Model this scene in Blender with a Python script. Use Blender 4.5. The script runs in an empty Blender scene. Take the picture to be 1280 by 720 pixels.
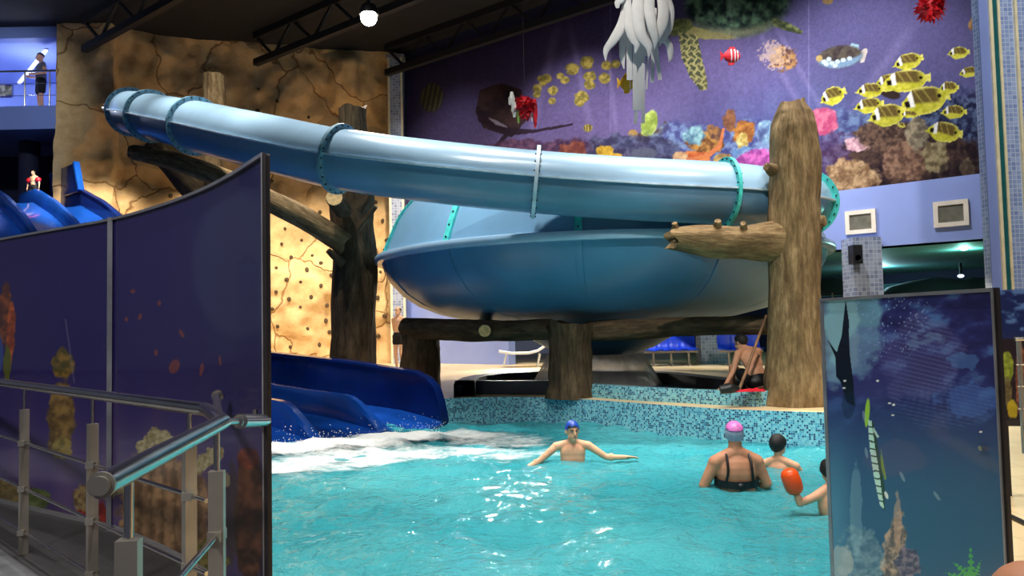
import bpy, bmesh, math, random
import numpy as np
from mathutils import Vector, Matrix, noise
from mathutils.geometry import tessellate_polygon
random.seed(7)
S = bpy.context.scene
COL = S.collection
V = Vector
PI = math.pi

# ------------------------------------------------------------------ camera
F = 1000.0
CAMZ = 1.1
PITCH = math.atan(50/1000)
ROLL = math.radians(1.2)
_f = V((0, math.cos(PITCH), math.sin(PITCH)))
_u0 = V((0, -math.sin(PITCH), math.cos(PITCH)))
_r0 = V((1, 0, 0))
_r = _r0*math.cos(ROLL) - _u0*math.sin(ROLL)
_u = _r0*math.sin(ROLL) + _u0*math.cos(ROLL)
CP = V((0, 0, CAMZ))
def ray(px, py): return _r*((px-640)/F) + _u*((360-py)/F) + _f
def at(px, py, Y):
    d = ray(px, py); return CP + d*(Y/d.y)
def onz(px, py, z):
    d = ray(px, py); return CP + d*((z-CAMZ)/d.z)
def onplane(px, py, P, N):
    d = ray(px, py); return CP + d*((P-CP).dot(N)/d.dot(N))
def proj(p):
    q = p-CP; w = q.dot(_f)
    return 640+F*q.dot(_r)/w, 360-F*q.dot(_u)/w
cam = bpy.data.cameras.new('camera')
cam.sensor_width = 36; cam.lens = 36*F/1280; cam.clip_start = 0.05; cam.clip_end = 200
camo = bpy.data.objects.new('camera', cam); COL.objects.link(camo)
camo.matrix_world = Matrix(((_r.x, _u.x, -_f.x, CP.x), (_r.y, _u.y, -_f.y, CP.y), (_r.z, _u.z, -_f.z, CP.z), (0, 0, 0, 1)))
S.camera = camo

# ------------------------------------------------------------------ helpers
def lin(c):
    out = []
    for v in c:
        v = v/255
        out.append(v/12.92 if v <= .04045 else ((v+.055)/1.055)**2.4)
    return out
def c4(c): return tuple(lin(c))+(1,)

class MB:
    def __init__(s): s.v = []; s.f = []; s.m = []; s.uv = []; s.g = []
    def add(s, vs, fs, m=0, uv=None):
        b = len(s.v)
        s.v += [tuple(p) for p in vs]
        for i, f in enumerate(fs):
            s.f.append(tuple(b+k for k in f)); s.m.append(m)
            s.uv.append(uv[i] if uv else None)
    def box(s, lo, hi, m=0, M=None):
        x0, y0, z0 = lo; x1, y1, z1 = hi
        vs = [V(p) for p in ((x0,y0,z0),(x1,y0,z0),(x1,y1,z0),(x0,y1,z0),(x0,y0,z1),(x1,y0,z1),(x1,y1,z1),(x0,y1,z1))]
        if M: vs = [M @ p for p in vs]
        s.add(vs, [(0,3,2,1),(4,5,6,7),(0,1,5,4),(1,2,6,5),(2,3,7,6),(3,0,4,7)], m)
    def bar(s, a, b, w, h, m=0, up=V((0,0,1))):
        a = V(a); b = V(b); d = (b-a).normalized()
        r = d.cross(up)
        if r.length < 1e-5: r = V((1,0,0))
        r.normalize(); u = r.cross(d)
        vs = []
        for p in (a, b):
            for i, j in ((-1,-1),(1,-1),(1,1),(-1,1)): vs.append(p+r*(i*w/2)+u*(j*h/2))
        s.add(vs, [(0,1,2,3),(7,6,5,4),(0,4,5,1),(1,5,6,2),(2,6,7,3),(3,7,4,0)], m)
    def prism(s, pts, thick, m=0):
        n = len(pts); t = V(thick); vs = [V(p) for p in pts]+[V(p)+t for p in pts]
        s.add(vs, [tuple(range(n-1,-1,-1)), tuple(range(n,2*n))]+[(i,(i+1)%n,n+(i+1)%n,n+i) for i in range(n)], m)
    def rings(s, R, m=0, closed=True, cap=True):
        n = len(R[0]); vs = [p for r in R for p in r]; fs = []
        k = n if closed else n-1
        for i in range(len(R)-1):
            for j in range(k):
                a = i*n+j; b = i*n+(j+1)%n
                fs.append((a, b, b+n, a+n))
        if cap and closed:
            fs.append(tuple(range(n-1,-1,-1))); fs.append(tuple((len(R)-1)*n+j for j in range(n)))
        s.add(vs, fs, m)
    def tube(s, path, rad, n=16, m=0, cap=True, up=None):
        path = [V(p) for p in path]
        if not isinstance(rad, (list, tuple)): rad = [rad]*len(path)
        fr = frames(path, up)
        R = []
        for p, (r, u), q in zip(path, fr, rad):
            R.append([p+r*(math.cos(2*PI*k/n)*q)+u*(math.sin(2*PI*k/n)*q) for k in range(n)])
        s.rings(R, m, True, cap)
    def lathe(s, prof, c=(0,0,0), n=48, m=0, cap=False, a0=0, a1=2*PI):
        c = V(c); full = abs(a1-a0-2*PI) < 1e-6
        k = n if full else n+1
        R = [[c+V((math.cos(a0+(a1-a0)*j/n)*r, math.sin(a0+(a1-a0)*j/n)*r, z)) for j in range(k)] for r, z in prof]
        s.rings(R, m, full, cap)
    def ell(s, c, r, M=None, n=16, m=0):
        R = []
        for i in range(n//2+1):
            t = PI*i/(n//2); t = min(max(t, .02), PI-.02)
            ring = []
            for j in range(n):
                a = 2*PI*j/n
                p = V((math.sin(t)*math.cos(a)*r[0], math.sin(t)*math.sin(a)*r[1], -math.cos(t)*r[2]))
                if M: p = M @ p
                ring.append(V(c)+p)
            R.append(ring)
        s.rings(R, m)
    def build(s, name, mats, parent=None, smooth=True, sharp=40):
        me = bpy.data.meshes.new(name)
        me.from_pydata(s.v, [], s.f)
        if not isinstance(mats, (list, tuple)): mats = [mats]
        for q in mats: me.materials.append(q)
        me.polygons.foreach_set('material_index', s.m)
        if any(u is not None for u in s.uv):
            ul = me.uv_layers.new(name='UVMap'); k = 0
            for u, f in zip(s.uv, s.f):
                for i in range(len(f)):
                    ul.data[k].uv = u[i] if u else (0, 0); k += 1
        if s.g:
            g = me.attributes.new('grain', 'FLOAT_VECTOR', 'POINT'); g.data.foreach_set('vector', [x for q in s.g for x in q]+[0]*(3*(len(s.v)-len(s.g))))
        me.polygons.foreach_set('use_smooth', [smooth]*len(s.f))
        me.update()
        bm = bmesh.new(); bm.from_mesh(me); bmesh.ops.recalc_face_normals(bm, faces=bm.faces); bm.to_mesh(me); bm.free()
        if smooth: me.set_sharp_from_angle(angle=math.radians(sharp))
        return link(name, me, parent)
def link(name, me, parent=None):
    o = bpy.data.objects.new(name, me); COL.objects.link(o)
    if parent is not None:
        o.parent = parent
        o.matrix_parent_inverse = Matrix.Translation(-V(parent.location))   # parts keep world coordinates
    return o
def frames(path, up=None):
    n = len(path); T = []
    for i in range(n):
        a = path[max(0, i-1)]; b = path[min(n-1, i+1)]
        T.append((b-a).normalized())
    out = []
    if up is not None:
        for t in T:
            r = t.cross(up).normalized(); out.append((r, r.cross(t)))
        return out
    r = T[0].cross(V((0,0,1)))
    if r.length < .05: r = V((1,0,0)) - T[0]*T[0].x
    r.normalize()
    for t in T:
        r = (r - t*r.dot(t)).normalized()
        out.append((r, r.cross(t)))
    return out
def spline(P, n=10):
    P = [V(p) for p in P]; Q = [P[0]*2-P[1]]+P+[P[-1]*2-P[-2]]; out = []
    for i in range(1, len(Q)-2):
        for k in range(n):
            t = k/n; a, b, c, d = Q[i-1:i+3]
            out.append(.5*((2*b)+(c-a)*t+(2*a-5*b+4*c-d)*t*t+(3*b-a-3*c+d)*t**3))
    out.append(Q[-2]); return out
def interp(xs, ys, x):
    return float(np.interp(x, xs, ys))
def tag(o, label=None, cat=None, group=None, kind=None):
    if label: o['label'] = label
    if cat: o['category'] = cat
    if group: o['group'] = group
    if kind: o['kind'] = kind
    return o
def thing(name, label, cat, loc=(0,0,0), group=None):
    o = bpy.data.objects.new(name, None); COL.objects.link(o); o.location = loc
    o.empty_display_size = .1
    return tag(o, label, cat, group)
def copy_tree(o, parent=None):
    c = o.copy(); COL.objects.link(c)
    if parent is not None: c.parent = parent
    for ch in list(o.children): copy_tree(ch, c)
    return c
def struct(o): o['kind'] = 'structure'; return o

# ------------------------------------------------------------------ materials
class NT:
    def __init__(s, name):
        s.m = bpy.data.materials.new(name); s.m.use_nodes = True
        s.n = s.m.node_tree.nodes; s.l = s.m.node_tree.links
        s.b = s.n['Principled BSDF']; s.o = s.n['Material Output']
    def node(s, t, **k):
        n = s.n.new(t)
        for a, v in k.items():
            if a.startswith('i_'): n.inputs[a[2:].replace('_', ' ')].default_value = v
            else: setattr(n, a, v)
        return n
    def lk(s, a, b): s.l.new(a, b)
    def coord(s, out='Object', scale=(1,1,1)):
        t = s.node('ShaderNodeTexCoord'); mp = s.node('ShaderNodeMapping'); mp.inputs['Scale'].default_value = scale
        s.lk(t.outputs[out], mp.inputs['Vector']); return mp.outputs[0]
    def noise(s, vec, scale, detail=4, rough=.55):
        n = s.node('ShaderNodeTexNoise'); n.inputs['Scale'].default_value = scale; n.inputs['Detail'].default_value = detail
        n.inputs['Roughness'].default_value = rough; s.lk(vec, n.inputs['Vector']); return n.outputs['Fac']
    def ramp(s, fac, stops, const=False):
        r = s.node('ShaderNodeValToRGB'); e = r.color_ramp.elements
        if const: r.color_ramp.interpolation = 'CONSTANT'
        while len(e) < len(stops): e.new(.5)
        for q, (p, c) in zip(e, stops): q.position = p; q.color = c4(c)
        s.lk(fac, r.inputs[0]); return r.outputs[0]
    def mix(s, fac, a, b, mode='MIX'):
        n = s.node('ShaderNodeMix', data_type='RGBA', blend_type=mode)
        for v, i in ((fac, 0), (a, 6), (b, 7)):
            if isinstance(v, (int, float)): n.inputs[i].default_value = v
            elif isinstance(v, (tuple, list)): n.inputs[i].default_value = c4(v)
            else: s.lk(v, n.inputs[i])
        return n.outputs[2]
    def math(s, op, a, b=None, c=None):
        n = s.node('ShaderNodeMath', operation=op)
        for i, v in enumerate((a, b, c)):
            if v is None: continue
            if isinstance(v, (int, float)): n.inputs[i].default_value = v
            else: s.lk(v, n.inputs[i])
        return n.outputs[0]
    def bump(s, h, strength=.3, dist=.02):
        n = s.node('ShaderNodeBump'); n.inputs['Strength'].default_value = strength; n.inputs['Distance'].default_value = dist
        s.lk(h, n.inputs['Height']); s.lk(n.outputs[0], s.b.inputs['Normal'])
    def set(s, rough=.5, spec=.5, metal=0, coat=0):
        s.b.inputs['Roughness'].default_value = rough; s.b.inputs['Specular IOR Level'].default_value = spec
        s.b.inputs['Metallic'].default_value = metal; s.b.inputs['Coat Weight'].default_value = coat
    def base(s, sock):
        if isinstance(sock, tuple): s.b.inputs['Base Color'].default_value = c4(sock)
        else: s.lk(sock, s.b.inputs['Base Color'])
M = {}
def plain(name, c, rough=.5, spec=.5, metal=0, var=.12, scale=6, bump=0, coat=0):
    t = NT(name); v = t.coord()
    n = t.noise(v, scale, 3)
    d = tuple(max(0, x*(1-var)) for x in c); e = tuple(min(255, x*(1+var)) for x in c)
    t.base(t.ramp(n, [(.3, d), (.7, e)])); t.set(rough, spec, metal, coat)
    if bump: t.bump(t.noise(v, scale*6, 4), bump, .01)
    M[name] = t.m; return t.m
def emis(name, c, st):
    t = NT(name); t.b.inputs['Base Color'].default_value = c4(c)
    t.b.inputs['Emission Color'].default_value = c4(c); t.b.inputs['Emission Strength'].default_value = st
    M[name] = t.m; return t.m
plain('lower_shell', (92, 134, 164), .3, .5, var=.05, scale=1.2, coat=.15)  # tube blue darkened, underside shade put into the lower half's colour
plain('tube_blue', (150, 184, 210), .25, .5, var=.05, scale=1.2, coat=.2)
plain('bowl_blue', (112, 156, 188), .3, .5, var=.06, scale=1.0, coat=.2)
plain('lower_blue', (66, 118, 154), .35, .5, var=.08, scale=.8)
plain('flange_gray', (96, 138, 158), .5, var=.2, scale=20)
plain('turquoise', (70, 196, 190), .45, var=.1, scale=10)
plain('bolt', (40, 52, 60), .4, metal=.6)
plain('seam', (190, 210, 225), .4, var=.1)
plain('lane_blue', (16, 66, 150), .18, .6, var=.1, scale=1.5, coat=.4)
plain('lane_navy', (10, 32, 92), .22, .6, var=.1, scale=1.5, coat=.3)
plain('chrome', (214, 208, 198), .2, metal=1, var=.04)
plain('steel', (176, 170, 160), .42, metal=.75, var=.08)
plain('dark_frame', (40, 36, 40), .4)
plain('alu', (150, 152, 160), .4, metal=.5)
plain('black', (14, 14, 16), .5)
plain('black_fabric', (20, 18, 22), .85)
plain('white_paper', (206, 205, 203), .75, var=.04, scale=3)
plain('red_paper', (205, 24, 40), .6, var=.25, scale=15)
plain('cream_strip', (226, 216, 182), .5, var=.05)
plain('teal_strip', (20, 92, 98), .4, var=.08)
plain('lavender', (140, 158, 218), .7, var=.03, scale=.6)
plain('pale_blue_wall', (120, 140, 205), .7, var=.04, scale=.6)
plain('navy_wall', (26, 30, 62), .8, var=.15, scale=.5)
plain('ceiling_dark', (19, 20, 24), .9, var=.25, scale=.7)
plain('truss', (14, 14, 18), .7, var=.2)
plain('vent_grille', (132, 128, 112), .6)
plain('vent_frame', (238, 226, 208), .5, var=.03)
plain('seat_blue', (24, 66, 206), .35, var=.08)
plain('white_plastic', (220, 220, 212), .4, var=.04)
plain('skin', (226, 164, 128), .55, .35, var=.07, scale=7)
plain('skin_pale', (232, 184, 150), .55, .35, var=.06, scale=7)
plain('skin_tan', (190, 132, 100), .55, .35, var=.08, scale=7)
plain('hair', (18, 13, 12), .6, var=.4, scale=30, bump=.5)
plain('cap_blue', (26, 70, 170), .4, var=.06)
plain('cap_gray', (150, 160, 182), .4, var=.06)
plain('cap_pink', (226, 120, 196), .4, var=.15, scale=25)
plain('orange', (255, 84, 22), .35, var=.06)
plain('red', (215, 30, 50), .4, var=.08)
plain('shirt_gray', (96, 98, 110), .85)
plain('lip', (170, 84, 78), .5)
plain('yellow', (250, 176, 20), .5, var=.15, scale=12)
plain('lime', (130, 165, 70), .6)
plain('floor_dark', (27, 27, 30), .7, var=.25, scale=9, bump=.4)
plain('pad_dark', (26, 32, 42), .5, var=.25, scale=3)
plain('wood_stick', (128, 92, 60), .6, var=.2)
plain('cut_wood', (196, 164, 112), .8, var=.2, scale=14)
plain('pool_floor', (120, 205, 215), .6, var=.06)
emis('lamp_warm', (255, 240, 214), 60)
emis('lamp_white', (215, 228, 255), 1.6)
emis('lamp_green', (120, 255, 210), 8)

def bark(name, dark, mid, light):
    """bark grain follows the trunk: 'grain' holds (cos, sin, length) stretched along the stem"""
    t = NT(name); at_ = t.node('ShaderNodeAttribute', attribute_name='grain'); v = at_.outputs['Vector']; w = t.coord('Object')
    a = t.noise(v, 9, 9, .72); b = t.noise(w, 2.6, 6, .65); c = t.noise(v, 26, 5, .6)
    h = t.math('ADD', t.math('MULTIPLY', a, .7), t.math('MULTIPLY', c, .3))
    col = t.ramp(h, [(.34, dark), (.5, mid), (.66, light)])
    col = t.mix(t.math('MULTIPLY', t.math('POWER', b, 1.4), .75), col, dark)
    t.base(col); t.set(.85, .25); t.bump(h, 1.0, .06)
    M[name] = t.m
bark('bark', (66, 50, 32), (136, 112, 76), (194, 166, 122))
bark('bark_dark', (44, 34, 24), (92, 75, 54), (132, 112, 84))

def rock():
    t = NT('rock'); v = t.coord('Object')
    a = t.noise(v, .35, 5); b = t.noise(v, 1.8, 7, .65)
    # wandering cracks
    wrp = t.node('ShaderNodeTexNoise'); wrp.inputs['Scale'].default_value = .8; wrp.inputs['Detail'].default_value = 4; t.lk(v, wrp.inputs['Vector'])
    add = t.node('ShaderNodeVectorMath', operation='MULTIPLY_ADD'); add.inputs[1].default_value = (1.4, 1.4, 1.4)
    t.lk(wrp.outputs['Color'], add.inputs[0]); t.lk(v, add.inputs[2])
    vo = t.node('ShaderNodeTexVoronoi', feature='DISTANCE_TO_EDGE'); vo.inputs['Scale'].default_value = .42; t.lk(add.outputs[0], vo.inputs['Vector'])
    cr = t.math('SMOOTH_MIN', t.math('MULTIPLY', vo.outputs['Distance'], 60), 1, .2)
    col = t.ramp(b, [(.25, (180, 144, 98)), (.5, (216, 182, 130)), (.75, (234, 206, 156))])
    col = t.mix(t.math('MULTIPLY', a, .3), col, (168, 122, 72))
    col = t.mix(cr, (150, 110, 68), col)
    t.base(col); t.set(.9, .2)
    t.bump(t.math('ADD', t.math('MULTIPLY', b, .5), t.math('MULTIPLY', cr, .35)), .8, .12)
    M['rock'] = t.m
rock()
def mosaic(name, cols, n, grout, uv, rough=.25):
    """small square glass tiles, colour drawn tile by tile"""
    t = NT(name)
    tc = t.node('ShaderNodeTexCoord'); sp = t.node('ShaderNodeSeparateXYZ')
    t.lk(tc.outputs['UV' if uv else 'Object'], sp.inputs[0])
    if uv: x, y = sp.outputs[0], sp.outputs[1]
    else: x, y = t.math('ADD', sp.outputs[0], sp.outputs[1]), sp.outputs[2]
    x = t.math('MULTIPLY', x, n); y = t.math('MULTIPLY', y, n)
    cb = t.node('ShaderNodeCombineXYZ'); t.lk(t.math('FLOOR', x), cb.inputs[0]); t.lk(t.math('FLOOR', y), cb.inputs[1])
    wn = t.node('ShaderNodeTexWhiteNoise', noise_dimensions='2D'); t.lk(cb.outputs[0], wn.inputs['Vector'])
    col = t.ramp(wn.outputs['Value'], [(i/len(cols), c) for i, c in enumerate(cols)], True)
    fx = t.math('ABSOLUTE', t.math('SUBTRACT', t.math('FRACT', x), .5)); fy = t.math('ABSOLUTE', t.math('SUBTRACT', t.math('FRACT', y), .5))
    g = t.math('GREATER_THAN', t.math('MAXIMUM', fx, fy), .43)
    t.base(t.mix(g, col, grout)); t.set(rough, .6)
    M[name] = t.m
mosaic('mosaic_pool', [(120, 190, 205), (26, 62, 100), (86, 168, 192), (140, 205, 212), (60, 132, 168), (104, 182, 202), (30, 84, 120), (128, 198, 208)], 38, (150, 196, 205), True)
mosaic('mosaic_column', [(140, 162, 212), (124, 148, 202), (152, 174, 220), (132, 156, 208)], 14, (190, 202, 228), False)
mosaic('mosaic_gray', [(150, 160, 182), (128, 138, 164), (160, 170, 190)], 11, (186, 192, 204), False)

def deck():
    t = NT('deck'); v = t.coord('Object')
    br = t.node('ShaderNodeTexBrick'); br.inputs['Scale'].default_value = 3.2; br.offset = 0
    br.inputs['Mortar Size'].default_value = .012; br.inputs['Brick Width'].default_value = 1; br.inputs['Row Height'].default_value = 1
    br.inputs['Color1'].default_value = c4((226, 202, 156)); br.inputs['Color2'].default_value = c4((216, 190, 144)); br.inputs['Mortar'].default_value = c4((190, 166, 124))
    t.lk(v, br.inputs['Vector'])
    col = t.mix(t.math('MULTIPLY', t.noise(v, .8, 4), .35), br.outputs['Color'], (200, 172, 124))
    t.base(col); t.set(.4, .4); M['deck'] = t.m
deck()
def vcol(name, rough=.4, spec=.4, attr='Col', coat=0):
    t = NT(name); a = t.node('ShaderNodeVertexColor', layer_name=attr)
    t.base(a.outputs['Color']); t.set(rough, spec, 0, coat); M[name] = t.m
vcol('mural_print', .8, .05); vcol('panel_print', .22, .5, coat=.3)
def water():
    t = NT('water'); v = t.coord('Object')
    t.base(t.ramp(t.noise(v, .5, 3), [(.3, (40, 146, 160)), (.7, (84, 180, 188))]))
    t.set(.06, .5); t.b.inputs['Alpha'].default_value = .86; t.b.inputs['IOR'].default_value = 1.33
    h = t.math('ADD', t.noise(v, 3.6, 6, .62), t.math('MULTIPLY', t.noise(v, 15, 3), .22))
    t.bump(h, 1.0, .16); M['water'] = t.m
water()
def foam():
    t = NT('foam'); v = t.coord('Object', (1, 1.5, 1))
    a = t.node('ShaderNodeVertexColor', layer_name='Col')
    n = t.math('ADD', t.math('MULTIPLY', t.noise(v, 2.6, 6, .65), .6), t.math('MULTIPLY', t.noise(v, 11, 6, .7), .4))
    sep = t.node('ShaderNodeSeparateColor'); t.lk(a.outputs['Color'], sep.inputs[0])
    al = t.math('MULTIPLY', t.math('SUBTRACT', t.math('ADD', n, t.math('MULTIPLY', sep.outputs[0], .62)), .62), 2.4)
    al = t.math('MINIMUM', t.math('MAXIMUM', al, 0), .96)
    t.base((238, 242, 240)); t.lk(al, t.b.inputs['Alpha']); t.set(.8, .2); t.bump(n, .35, .06); M['foam'] = t.m
foam()
def curtain():
    t = NT('curtain'); v = t.coord('Object', (1, 1, .15))
    n = t.noise(v, 7, 5)
    t.base((226, 226, 224)); t.set(.5, .3)
    tr = t.node('ShaderNodeBsdfTranslucent'); tr.inputs[0].default_value = c4((235, 235, 232))
    mx = t.node('ShaderNodeMixShader'); mx.inputs[0].default_value = .6; t.lk(t.b.outputs[0], mx.inputs[1]); t.lk(tr.outputs[0], mx.inputs[2])
    tp_ = t.node('ShaderNodeBsdfTransparent'); m2 = t.node('ShaderNodeMixShader'); t.lk(t.math('ADD', t.math('MULTIPLY', n, .5), .45), m2.inputs[0])
    t.lk(tp_.outputs[0], m2.inputs[1]); t.lk(mx.outputs[0], m2.inputs[2]); t.lk(m2.outputs[0], t.o.inputs[0]); M['curtain'] = t.m
curtain()
# ------------------------------------------------------------------ room
# rock wall (back left), mural wall (back right) from the corner
K0 = at(70, 400, 24.0); K1 = at(500, 400, 27.2)           # rock wall in plan
W1 = at(1232, 300, 16.1)
def flat(p): return V((p.x, p.y, 0))
K0, K1, W1 = flat(K0), flat(K1), flat(W1)
RU = (K1-K0).normalized(); RN = V((RU.y, -RU.x, 0))         # towards the room
MU = (W1-K1).normalized(); MN = V((MU.y, -MU.x, 0))
if MN.dot(-K1) < 0: MN = -MN
if RN.dot(-K0) < 0: RN = -RN
Z_MUR = onplane(1130, 229, K1, MN).z
Z_BAND = onplane(1130, 306, K1, MN).z
Z_CEIL = 10.6

def rock_wall():
    nx, nz = 150, 110; L = (K1-K0).length; vs = []
    for j in range(nz+1):
        z = Z_CEIL*j/nz
        for i in range(nx+1):
            u = L*i/nx
            p = K0+RU*u+V((0, 0, z))
            d = .55*noise.fractal(p*.33, 1, 2, 4)+.10*noise.fractal(p*1.6, 1, 2, 4)
            x, y = proj(p)
            d += .5*math.exp(-((x-431)/16)**4)*math.exp(-((y-100)/32)**4)      # rock pillar bulge
            if x < 148: d += .35*min(1, (148-x)/3)                             # a step where the wall comes forward
            vs.append(p+RN*d)
    fs = [(j*(nx+1)+i, j*(nx+1)+i+1, (j+1)*(nx+1)+i+1, (j+1)*(nx+1)+i) for j in range(nz) for i in range(nx)]
    m = MB(); m.add(vs, fs); m.prism([K0-RN*.2, K1-RN*.2, K1-RN*.8, K0-RN*.8], (0, 0, Z_CEIL))
    return struct(m.build('wall_back', M['rock'], sharp=70))
rock_wall()
# climbing holds bolted to the rock
HOLDS = [(340,225),(365,232),(400,265),(356,286),(377,300),(390,320),(364,322),(345,335),(383,338),(400,330),(413,345),(358,350),(375,353),(400,358),(345,365),(361,374),(340,386),(375,384),(408,382),(347,408),(384,411),(407,401),(363,434),(399,431),(412,415),(470,252),(478,276),(483,300),(476,340),(472,372),(480,395),(474,420),(214,246),(252,266),(330,300),(352,305),(327,262),(322,140),(346,129),(386,146),(323,113),(300,240),(410,300),(388,372),(420,366)]
for i, (px, py) in enumerate(HOLDS):
    p = onplane(px, py, K0, RN)
    # drop onto the relief
    d = .55*noise.fractal(p*.33, 1, 2, 4)+.10*noise.fractal(p*1.6, 1, 2, 4)
    p = p+RN*d
    m = MB(); r = .055+.03*random.random()
    m.ell(p, (r, r*.8, r*(.8+.5*random.random())), n=8)
    o = m.build('climbing_hold', M['bark_dark'])
    tag(o, 'small dark climbing hold bolted to the tan rock wall', 'climbing hold', 'climbing holds on the rock wall')

# mural wall, the band under it, the wall above
def wallbox(name, a, b, z0, z1, mat, depth=.5, nrm=None):
    m = MB(); n = nrm
    m.prism([V((a.x,a.y,z0)), V((b.x,b.y,z0)), V((b.x,b.y,z0))-n*depth, V((a.x,a.y,z0))-n*depth], (0,0,z1-z0))
    return struct(m.build(name, mat, smooth=False))
WE = K1+MU*22
wallbox('wall_right', K1, WE, Z_MUR, Z_CEIL, M['navy_wall'], .5, MN)
wallbox('trim_1', K1+MN*.05, WE+MN*.05, Z_BAND, Z_MUR, M['lavender'], .6, MN)

# the printed mural: one flat banner whose picture is stored as colours on a fine grid
def sm(a, b, x): t = np.clip((x-a)/(b-a), 0, 1); return t*t*(3-2*t)
def rnd2(ix, iy, s):
    h = (ix*374761393+iy*668265263+s*1274126177) & 0xFFFFFFFF
    h = ((h ^ (h >> 13))*1274126177) & 0xFFFFFFFF
    return ((h ^ (h >> 16)) & 0xFFFF)/65535.0
def vn(x, y, s=0):
    x = np.asarray(x, float); y = np.asarray(y, float)
    ix = np.floor(x).astype(np.int64); iy = np.floor(y).astype(np.int64)
    fx = x-ix; fy = y-iy; fx = fx*fx*(3-2*fx); fy = fy*fy*(3-2*fy)
    a = rnd2(ix, iy, s); b = rnd2(ix+1, iy, s); c = rnd2(ix, iy+1, s); d = rnd2(ix+1, iy+1, s)
    return (a*(1-fx)+b*fx)*(1-fy)+(c*(1-fx)+d*fx)*fy
def fbm(x, y, sc, s=0, o=4):
    t = 0; a = .5; x = x/sc; y = y/sc; n = 0
    for k in range(o): t = t+a*vn(x, y, s+k); n += a; a *= .55; x = x*2.03; y = y*2.03
    return t/n
class Paint:
    def __init__(s, X, Y): s.X = X; s.Y = Y; s.C = np.zeros((len(X), 3))
    def over(s, a, c):
        a = np.clip(a, 0, 1)[:, None]; c = np.asarray(c, float)
        s.C = s.C*(1-a)+c*a
    def loc(s, cx, cy, ang):
        c, n = math.cos(math.radians(ang)), math.sin(math.radians(ang)); dx = s.X-cx; dy = s.Y-cy
        return dx*c+dy*n, -dx*n+dy*c
    def ell(s, cx, cy, rx, ry, ang=0, soft=.12, pw=2):
        x, y = s.loc(cx, cy, ang); d = (np.abs(x/rx)**pw+np.abs(y/ry)**pw)**(1/pw)
        return 1-sm(1-soft, 1+soft, d)
    def poly(s, P, soft=0):
        ins = np.zeros(len(s.X), bool); n = len(P)
        for i in range(n):
            x1, y1 = P[i]; x2, y2 = P[(i+1) % n]
            if y1 == y2: continue
            c = ((y1 > s.Y) != (y2 > s.Y)) & (s.X < (x2-x1)*(s.Y-y1)/(y2-y1)+x1)
            ins ^= c
        return ins.astype(float)
    def blob(s, cx, cy, rx, ry, sc, sd=0, amp=.6, ang=0):
        x, y = s.loc(cx, cy, ang)
        d = np.hypot(x/rx, y/ry)+amp*(fbm(s.X, s.Y, sc, sd)-.5)*2
        return 1-sm(.85, 1.05, d)
    def tex(s, lo, hi, sc, sd=0):
        t = sm(.25, .75, fbm(s.X, s.Y, sc, sd))[:, None]
        return np.asarray(lo, float)*(1-t)+np.asarray(hi, float)*t

def stripe_fish(p, cx, cy, w, h, ang):
    """yellow fish with a dark striped back and a white band behind the eye, nose to the left"""
    x, y = p.loc(cx, cy, ang); x = x/(w/2); y = y/(h/2)
    prof = np.sqrt(np.clip(1-np.abs(x*.98+.04)**2.4, 0, 1))*(.55+.45*sm(-1, -.35, x))
    body = (np.abs(y) < prof) & (np.abs(x) < 1)
    snout = (x > -1.2) & (x < -.7) & (np.abs(y-.12) < (x+1.25)*.55)
    tail = (x > .8) & (x < 1.18) & (np.abs(y) < .22+.5*(x-.8))
    m = (body | snout | tail).astype(float)
    p.over(m, p.tex((196, 190, 26), (232, 220, 60), 4, 3))
    p.over(m*sm(.3, .0, y-.25*x)*sm(-.62, -.45, x)*sm(.85, .5, x)*.92, (98, 74, 34))
    for k in (-.1, .28): p.over(m*(1-sm(.02, .06, np.abs(x-k-.25*y)))*sm(.3, .1, y)*.6, (190, 176, 66))
    p.over(m*(1-sm(.1, .14, np.abs(x+.56)))*sm(.35, .2, y), (240, 236, 226))
    p.over(m*(1-sm(.09, .13, np.abs(x+.76)))*sm(.3, .15, np.abs(y+.02)), (24, 18, 14))
    p.over(m*(1-sm(.07, .11, np.hypot(x-.72, (y+.1)*.6))), (30, 22, 14))
    p.over(m*sm(.75, 1, np.abs(y)/np.maximum(prof, .05))*sm(-.5, 0, x), (238, 226, 90))

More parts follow.
